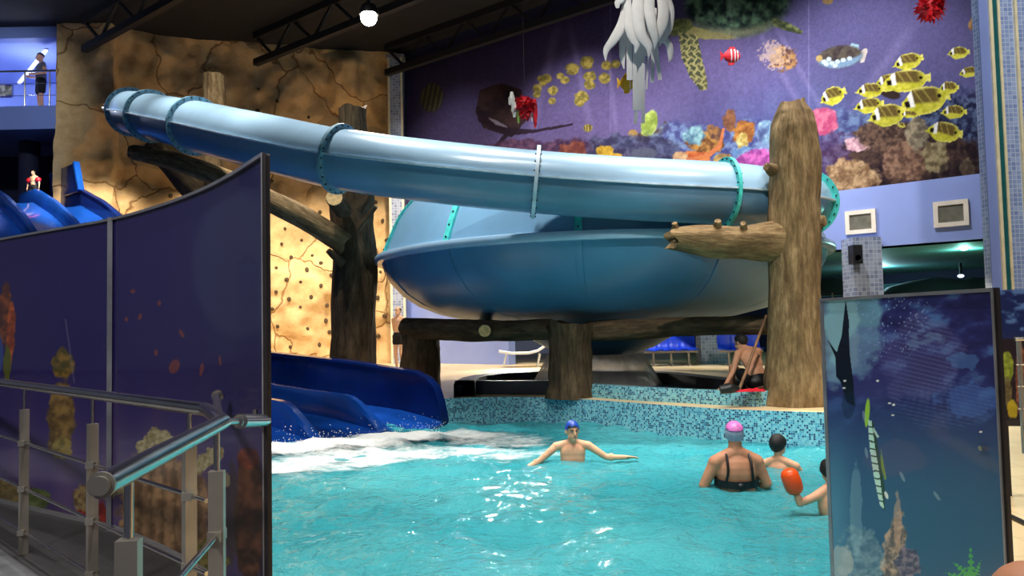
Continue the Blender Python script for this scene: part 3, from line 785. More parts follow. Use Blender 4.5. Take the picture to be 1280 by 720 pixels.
m = MB(); m.lathe([(4.15,2.34),(4.3,2.34),(4.32,2.37),(4.32,2.43),(4.3,2.47),(4.15,2.5),(4.15,2.34)], BC, 96); o = m.build('rim_flange', M['tube_blue'], bowl)
def rib(P, az, mat, name, w=.11, pr=.04):
    m = MB(); R = []
    a = math.radians(az); d = V((math.cos(a), math.sin(a), 0)); s = V((-d.y, d.x, 0))
    for r, z in P:
        if r < .6: continue
        R.append([BC+V((0,0,z))+d*(r+q)+s*k+V((0,0,q*.3)) for k, q in ((-w/2,-.03),(-w/2,pr),(w/2,pr),(w/2,-.03))])
    m.rings(R)
    if name == 'dome_rib':
        for (r, z), (r2, z2) in zip(P[:6], P[1:7]):
            q = BC+V((0,0,(z+z2)/2))+d*((r+r2)/2+pr); m.tube([q, q+d*.02], .016, 6, 1)
    return m.build(name, [mat, M['bolt']], bowl, sharp=30)
for k in range(12):
    az = -100+30*k
    rib(DOME[:8], az, M['turquoise'], 'dome_rib')
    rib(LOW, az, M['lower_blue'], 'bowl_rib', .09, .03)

# basin of the bowl outlet
fe = [onz(x, y, 0) for x, y in ((579,492.4),(604,493.2),(650,493.5),(700,494),(745,497),(790,500.5),(840,503),(900,506.5),(945,508.5),(962,507))]
be = [onz(x, y, .22) for x, y in ((992,488),(980,481),(940,476),(895,471),(850,466),(800,463.5),(740,462.5),(667,464.5),(620,466.5),(593,469.3),(578,472.6),(569.5,477),(567,482))]+[onz(568.5,489,.05)]
RING = [flat(p) for p in fe+be]
cen = sum(RING, V((0,0,0)))/len(RING)
basin = thing('splash_basin', 'low round basin with dark padded rim and mosaic front under the bowl', 'basin', cen)
def inset(P, d):
    out = []
    for p in P:
        q = (cen-p); out.append(p+q.normalized()*min(d*1.15, q.length*.5))
    return out
IN = inset(RING, .3)
def rimpart(idx, z0, z1, name, mat, uv=False, off=0.0):
    m = MB(); u = 0
    for a, b in zip(idx[:-1], idx[1:]):
        A, B, C, D = RING[a], RING[b], IN[b], IN[a]; L = (B-A).length
        vs = [(A.x,A.y,z0),(B.x,B.y,z0),(C.x,C.y,z0),(D.x,D.y,z0),(A.x,A.y,z1),(B.x,B.y,z1),(C.x,C.y,z1),(D.x,D.y,z1)]
        m.add(vs, [(0,1,5,4),(4,5,6,7),(2,3,7,6)], 0, [[(u,z0),(u+L,z0),(u+L,z1),(u,z1)], [(u,0),(u+L,0),(u+L,.3),(u,.3)], [(u,0),(u+L,0),(u+L,.3),(u,.3)]] if uv else None); u += L
    return m.build(name, mat, basin, smooth=False)
n = len(RING)
rimpart(list(range(3, 12)), 0, .2, 'mosaic_rim', M['mosaic_pool'], True)
rimpart(list(range(11, n))+[0, 1, 2, 3], 0, .23, 'padded_rim', M['pad_dark'])
m = MB(); m.add([V((p.x,p.y,.03)) for p in IN], tessellate_polygon([IN])); m.build('basin_floor', M['pad_dark'], basin, smooth=False)
wc = V((1.52, 14.75, 0)); rr = []
m = MB(); R = []
for z, r in ((.6,.86),(.55,.88),(.4,.97),(.2,1.08),(.04,1.17)):
    R.append([wc+V((math.cos(2*PI*j/90)*(r+.02*math.sin(j*2.1)+.02*math.sin(j*.9)), math.sin(2*PI*j/90)*(r+.02*math.sin(j*2.1)), z)) for j in range(90)])
m.rings(R, 0, True, False); o = m.build('water_curtain', M['curtain']); tag(o, 'pale flared curtain of falling water below the bowl outlet', 'water curtain')

# ------------------------------------------------------------------ trunks and logs
def trunk_mesh(m, path, rads, n=40, amp=.12, seed=0, step=6, knobs=(), jag=0):
    P = spline(path, step) if len(path) > 2 else [V(path[0]).lerp(V(path[1]), k/(step*2)) for k in range(step*2+1)]
    ts = [i/(len(path)-1) for i in range(len(path))]
    fr = frames(P); R = []; N = len(P)
    for i, (p, (r, u)) in enumerate(zip(P, fr)):
        t = i/(N-1); q = interp(ts, rads, t); ring = []
        for k in range(n):
            a = 2*PI*k/n; ca, sa = math.cos(a), math.sin(a)
            d = r*ca+u*sa
            nz = noise.fractal(V((ca*1.3, sa*1.3, t*len(path)*.8+seed*3.7)), 1, 2, 3)
            rg = .35*noise.noise(V((ca*4.5, sa*4.5, t*1.6+seed)))+.25*noise.noise(V((ca*9, sa*9, t*4+seed)))
            rad = q*(1+amp*(nz+rg))
            off = V((0,0,0))
            if jag and i == N-1: off = (P[-1]-P[-2]).normalized()*jag*noise.noise(V((ca*1.1, sa*1.1, seed)))*1.6
            ring.append(p+d*rad+off)
        R.append(ring)
    Ls = [0]
    for a_, b_ in zip(P[:-1], P[1:]): Ls.append(Ls[-1]+(b_-a_).length)
    mr = sum(rads)/len(rads)
    for L_ in Ls+[Ls[-1]+.04, Ls[-1]+.2]:
        for k in range(n):
            sc = 1 if L_ <= Ls[-1]+.05 else .2
            m.g.append((math.cos(2*PI*k/n)*mr*sc+seed*1.7, math.sin(2*PI*k/n)*mr*sc, L_*.2))
    # closing rings so that the ends are rounded, not flat
    c = P[-1]-(P[-1]-P[-2]).normalized()*jag*.6
    R.append([v.lerp(c, .35) for v in R[-1]]); R.append([v.lerp(c, .97) for v in R[-1]])
    m.rings(R)
def stub(name, parent, a, b, r0, r1, mat, seed, cut=False):
    m = MB(); trunk_mesh(m, [a, V(a).lerp(V(b), .5), b], [r0, (r0+r1)/2, r1], 20, .14, seed, 4)
    o = m.build(name, mat, parent, sharp=70)
    if cut:
        d = (V(b)-V(a)).normalized(); m = MB(); fr_ = frames([V(b), V(b)+d]); R = []
        m.tube([V(b)-d*.01, V(b)+d*.015], r1*.95, 20); c = m.build('cut_face', M['cut_wood'], o); c['label'] = 'pale sawn end of the branch'
    return o
def wid(px, Y): return px/1000*Y
# big bare trunk at the right
def tree(name, label, pts, Y, mat, seed, jag=.12, base_z=-.02, n=48, amp=.1, group=None):
    """pts: (px, py, half width px) from base to top, all on depth Y"""
    path = [at(x, y, Y) for x, y, w in pts]; path[0].z = base_z
    t = thing(name, label, 'tree trunk', path[0], group)
    m = MB(); trunk_mesh(m, path, [wid(w, Y) for x, y, w in pts], n, amp, seed, 9, jag=jag)
    m.build('trunk', mat, t, sharp=75); return t
T1 = tree('tree_trunk', 'tall bare brown tree trunk standing on the pool edge at right', [(995,512,43),(996,470,39),(994,420,34),(993,360,31),(993,300,31),(993,240,31),(993,190,31),(992,160,28),(991,142,22),(990,128,14)], 10.75, M['bark'], 3, .07)
b0 = at(975, 303, 10.75); b1 = at(905, 302, 10.6); b2 = at(838, 297, 10.5)
m = MB(); trunk_mesh(m, [b0, b1, b2], [.27,.22,.15], 28, .16, 11, 8, jag=.12); br = m.build('branch', M['bark'], T1, sharp=75)
for (x, y), (x2, y2), r in (((846,292),(843,279),.05),((897,287),(897,276),.06),((930,286),(929,279),.05)):
    stub('twig_stub', br, at(x, y, 10.5), at(x2, y2, 10.4), r, r*.7, M['bark'], x, False)
stub('knot', T1, at(1018, 278, 10.7), at(1031, 276, 10.6), .11, .07, M['bark'], 5)
stub('knot', T1, at(966, 213, 10.6), at(958, 208, 10.5), .09, .05, M['bark'], 6)
# trunk behind the tube
T2 = tree('tree_trunk', 'dark tree trunk behind the blue tube, sawn branch stub at its fork', [(441,490,29),(441,460,29),(441,400,28),(443,340,27),(441,290,26),(440,245,28),(441,200,20),(441,160,18),(441,134,17)], 15.2, M['bark_dark'], 8, .12)
stub('branch_stub', T2, at(428, 262, 14.6), at(418, 247, 13.9), .17, .15, M['bark_dark'], 21, True)
stub('branch_stub', T2, at(450, 262, 14.6), at(466, 240, 14.4), .1, .06, M['bark_dark'], 22)
stub('branch_stub', T2, at(428, 330, 14.7), at(410, 313, 14.5), .09, .05, M['bark_dark'], 23)
stub('branch_stub', T2, at(448, 285, 14.6), at(470, 258, 14.4), .06, .04, M['bark_dark'], 24)
# long leaning branch and the root-like supports of the upper tube
def log(name, label, pts, mat, seed, cat='log', group=None, jag=.06, n=28):
    path = [at(x, y, Y) for x, y, w, Y in pts]
    m = MB(); trunk_mesh(m, path, [wid(w, Y) for x, y, w, Y in pts], n, .13, seed, 8, jag=jag)
    o = m.build(name, mat, sharp=75); return tag(o, label, cat, group)
log('leaning_branch', 'long leaning branch reaching down to the dark trunk from upper left', [(168,190,10,15.8),(230,205,12,15.0),(300,232,13,14.5),(360,262,14,14.4),(405,288,14,14.6),(430,305,14,14.8)], M['bark'], 31, 'branch')
T3 = tree('tree_trunk', 'pale topped trunk stub poking up behind the upper tube', [(250,520,20),(250,400,18),(256,300,16),(262,240,14),(266,180,13),(268,130,13),(268,94,13)], 17.6, M['bark'], 14, .07)
stub('branch', T3, at(262, 260, 17.5), at(186, 178, 16.6), .26, .18, M['bark_dark'], 41)
stub('branch', T3, at(270, 262, 17.4), at(214, 206, 16.6), .22, .13, M['bark_dark'], 42)
stub('branch', T3, at(262, 215, 17.5), at(300, 240, 16.0), .2, .14, M['bark_dark'], 43)
# posts and logs under the bowl
P1 = tree('log_post', 'thick brown log post at the pool edge under the bowl front', [(713,497,31),(713,480,28),(713,450,27),(713,425,27),(713,404,27)], 12.65, M['bark_dark'], 51, .05)
P2 = tree('log_post', 'dark log post at the left end of the logs behind the blue slide', [(524,480,26),(525,450,24),(526,425,23),(526,402,21)], 14.6, M['bark_dark'], 52, .06)
P3 = tree('log_post', 'thin dark log post far behind, under the left part of the bowl', [(594,449,12),(594,435,11),(594,418,11)], 26, M['bark_dark'], 53, .03)
log('log', 'horizontal log under the bowl left of the thick log post', [(508,410,13,14.6),(560,412,14,13.9),(620,413,13,13.3),(690,412,13,12.75)], M['bark_dark'], 61)
log('log', 'horizontal log under the bowl between the thick log post and the bare trunk', [(736,414,13,12.75),(800,411,13,12.5),(870,408,12,12.2),(962,407,11,11.6)], M['bark_dark'], 62)
o = log('log_end', 'short log lying crosswise, its pale sawn end facing the pool', [(606,410,8,15.0),(606,413,8,13.0)], M['bark_dark'], 63)
a = at(606, 413.5, 12.98); m = MB(); m.tube([a, a+V((0,-.03,0))], wid(7.5,13), 20); m.build('cut_face', M['cut_wood'], o)
st0 = onz(916, 507, .0); st1 = at(958, 394, 11.05)
m = MB(); m.tube([st0, st0.lerp(st1, .4)+V((.01,0,.0)), st1], [.024,.021,.018], 10); tag(m.build('wooden_pole', M['wood_stick']), 'thin wooden pole leaning in front of the crouching man', 'pole')

# ------------------------------------------------------------------ blue multi-lane slide
E = flat(onz(553, 532, -.39)); UD = V((-.74, .67, 0)).normalized(); PD = V((UD.y*-1, UD.x, 0)).normalized()
if PD.y > 0: PD = -PD
def wall_sz(px, py):
    p = onplane(px, py, E, PD); return (p-E).dot(UD), p.z
WT = [(-.02, -.30), (.06, -.02), (.16, .2), (.32, .32)]
for q in ((520,465.5),(440,452.5),(336,441)): WT.append(wall_sz(*q))
s0, z0 = wall_sz(150, 271); s1, z1 = wall_sz(128, 252); s2, z2 = wall_sz(101, 237)
sk = WT[-1][0]; zk = WT[-1][1]
WT += [(sk+1.6, zk+.22), (sk+3.0, zk+.75), (s0-1.6, z0-.95), (s0, z0), (s1, z1), (s2, z2), (s2+3, z2+.05)]
FL = [(-.1,-.44),(.5,-.36),(1,-.30),(2.5,-.24)]+[(s, z-(.78 if s < sk+.1 else .55)) for s, z in WT if s > 4.5]
def wt(s): return interp([a for a, b in WT], [b for a, b in WT], s)
def fl(s): return interp([a for a, b in FL], [b for a, b in FL], s)
SS = [-.02,.02,.06,.1,.16,.22,.32,.45,.6,.8,1.0,1.3,1.7]+[2.2+.45*k for k in range(int((s2-2.2)/.45)+1)]+[s2, s2+1.2]
def sp(s, o, z): p = E+UD*s+PD*o; return V((p.x, p.y, z))
lanes = thing('lane_slide', 'dark blue multi-lane slide running from the left platform down into the pool', 'water slide', (E+UD*6+PD*2))
LW = 1.12; NL = 5
def strip(prof, name, mat, lab=None, ss=SS):
    """prof(s) -> list of (offset, z)"""
    m = MB(); m.rings([[sp(s, o, z) for o, z in prof(s)] for s in ss]); r = m.build(name, mat, lanes, sharp=35)
    if lab: r['label'] = lab
    return r
strip(lambda s: [(0,fl(s)-.1),(-.09,fl(s)-.1),(-.09,wt(s)-.05),(-.12,wt(s)-.03),(-.12,wt(s)+.01),(-.06,wt(s)+.03),(.03,wt(s)+.01),(.03,wt(s)-.03),(0,wt(s)-.05)], 'side_wall', M['lane_navy'])
strip(lambda s: [(NL*LW,fl(s)-.1),(NL*LW+.09,fl(s)-.1),(NL*LW+.09,wt(s)-.05),(NL*LW+.09,wt(s)),(NL*LW+.03,wt(s)+.03),(NL*LW-.03,wt(s)),(NL*LW,wt(s)-.05)], 'side_wall', M['lane_navy'])
for k in range(NL):
    o0 = k*LW
    strip(lambda s: [(o0+LW*j/6, fl(s)+.10*abs(j/3-1)**2) for j in range(7)]+[(o0+LW*j/6, fl(s)-.06) for j in range(6, -1, -1)], 'lane', M['lane_blue'])
def nose(s): return min(1, max(0, (s+.02)/.75))**.7
for k in range(1, NL):
    o0 = k*LW
    strip(lambda s: [(o0-.11,fl(s)), (o0-.09,fl(s)+.36*nose(s)), (o0-.05,fl(s)+.44*nose(s)), (o0+.05,fl(s)+.44*nose(s)), (o0+.09,fl(s)+.36*nose(s)), (o0+.11,fl(s))], 'divider', M['lane_blue'])
p0 = onplane(95, 203, E, PD); p1 = onplane(101, 238, E, PD)
m = MB(); pts = [p0, p1, p1-V((0,0,.5)), p1+UD*2.2-V((0,0,.5)), p0+UD*2.2]
m.prism(pts, -PD*.1); o = m.build('start_board', M['lane_navy'], lanes, smooth=False)
m = MB(); m.bar(p0, p1, .16, .1, up=UD); m.build('board_edge', M['lane_blue'], lanes, smooth=False)
sT = s2+1.2; zT = fl(sT)
m = MB(); m.prism([sp(sT-.02, -.1, zT-.15), sp(sT-.02, NL*LW+.1, zT-.15), sp(sT+2.2, NL*LW+.1, zT-.15), sp(sT+2.2, -.1, zT-.15)], (0,0,.13)); m.build('platform', M['navy_wall'], lanes, smooth=False)
for s in (sk+3, s0-1, sT+1.8):
    for o_ in (.3, NL*LW-.3):
        a = sp(s, o_, 0); b = sp(s, o_, fl(s)-.08); m = MB(); m.tube([a, b], .09, 12); m.build('support_post', M['steel'], lanes)

# foam where the lanes meet the water
def foam_sheet(name, label, pts, seed, hz):
    """pts: centres (px,py,rx,ry,weight) on the water"""
    C = [(onz(x, y, WZ), rx, ry, w, h) for x, y, rx, ry, w, h in pts]
    x0 = min(c.x-rx*1.3 for c, rx, ry, w, h in C); x1 = max(c.x+rx*1.3 for c, rx, ry, w, h in C)
    y0 = min(c.y-ry*1.3 for c, rx, ry, w, h in C); y1 = max(c.y+ry*1.3 for c, rx, ry, w, h in C)
    nx = int((x1-x0)/.045); ny = int((y1-y0)/.045); vs = []; al = []
    for j in range(ny+1):
        for i in range(nx+1):
            x = x0+(x1-x0)*i/nx; y = y0+(y1-y0)*j/ny; a = 0; hh = 0
            for c, rx, ry, w, h in C:
                d = ((x-c.x)/rx)**2+((y-c.y)/ry)**2; g = math.exp(-d*1.6); a = max(a, w*g); hh = max(hh, h*g)
            n = noise.fractal(V((x*2.2, y*2.2, seed)), 1, 2, 4)
            vs.append((x, y, WZ+.035+hh*(.7+.5*n)+.03*n)); al.append(a if 0 < i < nx and 0 < j < ny else 0)
    fs = []
    for j in range(ny):
        for i in range(nx):
            q = (j*(nx+1)+i, j*(nx+1)+i+1, (j+1)*(nx+1)+i+1, (j+1)*(nx+1)+i)
            if max(al[k] for k in q) > .12: fs.append(q)
    me = bpy.data.meshes.new(name); me.from_pydata(vs, [], fs)
    ca = me.color_attributes.new('Col', 'FLOAT_COLOR', 'POINT'); ca.data.foreach_set('color', [c for a in al for c in (a, a, a, 1)])
    me.materials.append(M['foam']); me.polygons.foreach_set('use_smooth', [True]*len(fs)); me.update()
    return tag(link(name, me), label, 'foam', kind='stuff')
foam_sheet('foam', 'white churning foam at the foot of the blue lanes', [(345,566,1.0,.6,1.0,.06),(400,563,1.0,.6,1.1,.12),(455,557,.9,.55,1.05,.10),(500,552,.9,.5,1.1,.12),(540,548,.8,.45,1.05,.08),(580,549,.9,.6,.8,.03),(625,555,1.0,.8,.5,.0),(360,588,1.0,.7,.66,.01),(430,578,1.2,.8,.7,.02),(500,572,1.4,.8,.58,.0),(570,570,1.3,.8,.45,.0),(650,572,.9,.6,.4,0)], 3, .2)
# spray thrown up where the lanes end
rng = random.Random(5); m = MB()
for k in range(300):
    px, py = rng.choice([(352,562),(398,560),(440,556),(490,550),(515,547),(540,545)]); c = onz(px+rng.gauss(0, 16), py+rng.gauss(0, 3), WZ); h = abs(rng.gauss(0, .10))
    r = rng.uniform(.003, .009); m.ell((c.x, c.y, WZ+.06+h), (r, r, r), n=4)
tag(m.build('water_spray', M['white_plastic']), 'fine white spray drops above the foam at the blue lanes', 'spray', kind='stuff')
# ------------------------------------------------------------------ printed panels on the left
PT = 1.65
tops = [(0,300),(70,287.5),(140,275),(200,258.5),(250,240),(290,220),(331,194)]
pp = [flat(onz(x, y, PT)) for x, y in tops]
pp = [pp[0]+(pp[0]-pp[2])*1.0] + pp
curve = spline(pp, 14)
def arc(P):
    L = [0]
    for a, b in zip(P[:-1], P[1:]): L.append(L[-1]+(b-a).length)
    return L
cl = arc(curve)
def on_curve(u):
    s = u*cl[-1]
    return V((interp(cl, [p.x for p in curve], s), interp(cl, [p.y for p in curve], s), 0))
# parameter of the joint (third top point)
uj = cl[3*14]/cl[-1]
def left_cols(X, Y):
    p = Paint(X, Y); p.C[:] = (46, 38, 98)
    p.over(sm(430, 620, Y)*.85, (116, 96, 140)); p.over(sm(190, 330, X)*.35, (40, 44, 76))
    p.over(p.ell(300, 330, 60, 90)*.25, (90, 110, 130))
    for k in range(6): p.over((1-sm(4, 26, np.abs(X-30-k*55+.05*Y)))*.18*sm(420, 520, Y), (20, 24, 110))
    # plant at the far left edge
    p.over(p.blob(2, 405, 9, 50, 14, 3, .4, 8), p.tex((86, 50, 36), (150, 84, 40), 9)); p.over(p.blob(13, 420, 6, 40, 12, 4, .35, 4), p.tex((130, 60, 30), (206, 104, 48), 8)); p.over(p.blob(9, 455, 5, 24, 9, 5, .3), (96, 100, 30)); p.over(p.blob(-2, 440, 6, 26, 9, 6, .3), (60, 80, 150))
    # brown drifting creature
    p.over(p.blob(78, 455, 14, 20, 10, 7, .35, -14), p.tex((80, 74, 30), (150, 116, 52), 7, 8)); p.over(p.blob(76, 520, 18, 52, 14, 9, .35, 4), p.tex((96, 76, 46), (160, 128, 74), 9, 10)); p.over(p.blob(78, 560, 13, 14, 8, 12, .3), p.tex((120, 110, 60), (170, 150, 84), 6))
    d = np.abs(X-(84+.00095*(Y-410)*(Y-410)**1)); p.over((1-sm(.3, 1.2, np.abs(X-(82+.14*(Y-400)))))*((Y > 398) & (Y < 480))*.6, (130, 124, 150))
    # small fish
    for x, y, rx, ry, a in ((199,379,3,4,0),(175,396,3,5,20),(227,417,3,7,-30),(195,441,3,5,10),(218,458,8,11,25),(252,462,3,10,10),(275,451,2,8,-5),(166,364,4,3,0),(158,399,3,3,0)):
        p.over(p.ell(x, y, rx*.8, ry*.85, a)*.7, (150, 76, 56))
    p.over(p.blob(45, 625, 20, 16, 8, 14, .3), p.tex((90, 104, 60), (120, 130, 80), 6)); p.over(p.blob(6, 620, 26, 22, 10, 15, .3), p.tex((110, 96, 66), (150, 130, 86), 7))
    # coral heads
    fa = p.blob(205, 640, 62, 84, 14, 21, .3)
    p.over(fa, p.tex((122, 94, 66), (190, 152, 108), 10, 22)); p.over(fa*sm(.2, .8, np.sin(X*.42+2*fbm(X, Y, 20, 23)))*.35, (206, 156, 120)); p.over(fa*sm(-.5, -.95, np.sin(X*.42+2*fbm(X, Y, 20, 23)))*.3, (84, 62, 42))
    for x, y in ((185,552),(195,545),(206,548),(178,558),(214,556),(262,570),(254,578),(270,566),(246,584),(150,610),(136,614)): p.over(p.blob(x, y, 9, 10, 5, int(x), .5), p.tex((150, 136, 92), (206, 196, 150), 4, int(x)))
    p.over(p.blob(115, 660, 22, 42, 10, 31, .35), p.tex((110, 36, 34), (176, 56, 48), 8)); p.over(p.blob(108, 622, 16, 20, 7, 33, .4), p.tex((110, 90, 64), (176, 150, 104), 5)); p.over(p.blob(190, 708, 48, 24, 9, 35, .3), p.tex((100, 40, 34), (160, 84, 56), 4)); p.over(p.blob(84, 672, 14, 20, 8, 37, .4)*.8, p.tex((60, 84, 70), (110, 130, 100), 5))
    # brown column of sponge
    q = p.blob(312, 650, 19, 92, 16, 41, .2); p.over(q, p.tex((60, 40, 30), (120, 76, 52), 10, 42)); p.over(p.blob(310, 572, 13, 14, 9, 43, .25), p.tex((110, 54, 36), (150, 80, 54), 8)); p.over(p.blob(262, 700, 24, 30, 9, 44, .3), p.tex((100, 96, 50), (150, 136, 76), 6)); p.over(p.blob(290, 640, 10, 60, 10, 45, .3)*.6, (74, 62, 46))
    p.over(p.blob(283, 600, 5, 10, 5, 46, .3), (150, 140, 110))
    return p.C
def curved_panel(label, u0, u1, nu, group):
    b = on_curve((u0+u1)/2); t = thing('printed_panel', label, 'panel', (b.x, b.y, LZ), group)
    sh = print_sheet('print', lambda u, v: on_curve(u0+(u1-u0)*u)+V((0,0,LZ+.03+(PT-LZ-.03)*v)), nu, 260, left_cols, M['panel_print'], t)
    m = MB(); R = []
    for k in range(25):
        u = u0+(u1-u0)*k/24; p = on_curve(u); q = on_curve(min(1, u+.004)); q0 = on_curve(max(0, u-.004)); d = (q-q0).normalized(); nrm = V((-d.y, d.x, 0))
        if nrm.y < 0: nrm = -nrm
        R.append([p+nrm*.003+V((0,0,LZ+.03)), p+nrm*.016+V((0,0,LZ+.03)), p+nrm*.016+V((0,0,PT)), p+nrm*.003+V((0,0,PT))])
    m.rings(R); m.build('board', M['dark_frame'], t, sharp=30)
    m = MB(); R = [[p+V((0,0,z))+(p0*0) for p, z in ()] for p0 in ()]
    for k in range(25):
        u = u0+(u1-u0)*k/24; p = on_curve(u)
        m_ = V((0,0,0)); R.append([p+V((-.008,-.008,PT-.004)), p+V((.01,.02,PT-.004)), p+V((.01,.02,PT+.008)), p+V((-.008,-.008,PT+.008))])
    m.rings(R); m.build('top_edge', M['alu'], t, sharp=30)
    return t
LP1 = curved_panel('large dark indigo printed panel left of the pale joint strip', 0, uj-.0015, 300, None)
LP2 = curved_panel('curved dark printed panel with coral between the joint strip and the water', uj+.0015, 1, 300, None)
b = on_curve(uj); m = MB(); m.box((b.x-.012, b.y-.02, LZ), (b.x+.012, b.y+.02, PT+.01)); m.build('joint_strip', M['alu'], LP2, smooth=False)
b = on_curve(1); m = MB(); m.box((b.x-.008, b.y-.006, LZ), (b.x+.004, b.y+.014, PT+.006)); m.build('edge_frame', M['dark_frame'], LP2, smooth=False)
m = MB(); m.box((b.x-.010, b.y-.009, LZ), (b.x-.006, b.y-.005, PT+.006)); m.build('edge_strip', M['alu'], LP2, smooth=False)

# ------------------------------------------------------------------ chrome railing on the left
RZ = .9
ra = onz(-170, 450, RZ); r0 = onz(0, 478, RZ); r1 = onz(258, 512, RZ); r2 = onz(279, 527, RZ); r3 = onz(128, 606, RZ)
rail = thing('chrome_railing', 'chrome railing with thin rods in front of the indigo panels', 'railing', (r1.x, r1.y, LZ))
ra = r0+(r0-r1)*.8
m = MB(); e1 = (r1-r0).normalized(); e2 = (r2-r1).normalized(); e3 = (r3-r2).normalized(); m.tube([ra, r0, r1-e1*.03, r1-e1*.008+e2*.004, r1+e2*.02, r2-e2*.03, r2-e2*.01, r2, r2+e3*.012, r2+e3*.035, r3], .0175, 20); m.build('handrail', M['chrome'], rail)
m = MB(); d = (r3-r2).normalized(); m.tube([r3, r3+d*.006], .0182, 20); m.tube([r3+d*.006, r3+d*.012], .013, 16); m.build('end_cap', M['steel'], rail)
def rail_pt(t, far=True):
    a, b = (r0, r1) if far else (r2, r3); return a+(b-a)*t
def find_t(px, far=True):
    return min((abs(proj(rail_pt(t/400-.5, far))[0]-px), t/400-.5) for t in range(0, 660))[1]
posts = []
for px, far in ((31,True),(116,True),(237,True),(271,False),(161,False)):
    p = rail_pt(find_t(px, far), far); posts.append(p)
    m = MB(); dd = (r1-r0).normalized() if far else (r3-r2).normalized()
    m.bar((p.x,p.y,LZ), (p.x,p.y,RZ-.10), .032, .026, up=dd); po = m.build('post', M['steel'], rail, smooth=False)
    m = MB(); m.tube([(p.x,p.y,RZ-.11), (p.x,p.y,RZ-.01)], .007, 10); m.build('pin', M['chrome'], po)
for z in (.66, .47, .29):
    for a, b in ((ra, r1), (r2, r3+(r3-r2)*.02)):
        A = V((a.x,a.y,z)); B = V((b.x,b.y,z))
        off = V((.0,-.0,0)); m = MB(); m.tube([A, B], .0065, 10); m.build('rod', M['chrome'], rail)
    for p in posts:
        m = MB(); m.box((p.x-.014,p.y-.022,z-.011), (p.x+.014,p.y+.022,z+.011)); m.build('rod_clip', M['steel'], rail, smooth=False)
a = r2; b = onplane(331, 526, V((0, on_curve(1).y, 0)), V((0,1,0)))
m = MB(); m.tube([a, a.lerp(b, .3)], .009, 12); m.tube([a.lerp(b, .28), a.lerp(b, .34)], .014, 16); m.tube([a.lerp(b, .34), b], .019, 16); m.tube([b-V((.03,0,-.0)), b-V((.03,0,-.035))], .008, 8); m.build('clamp', M['chrome'], rail)
m = MB(); c = at(270, 495, on_curve(.9).y-.06); m.tube([c, r2+V((-.01,0,.005))], .012, 12); m.tube([c+V((0,.03,.0)), c+V((.008,-.01,0))], .02, 18); m.build('wall_bracket', M['chrome'], rail)

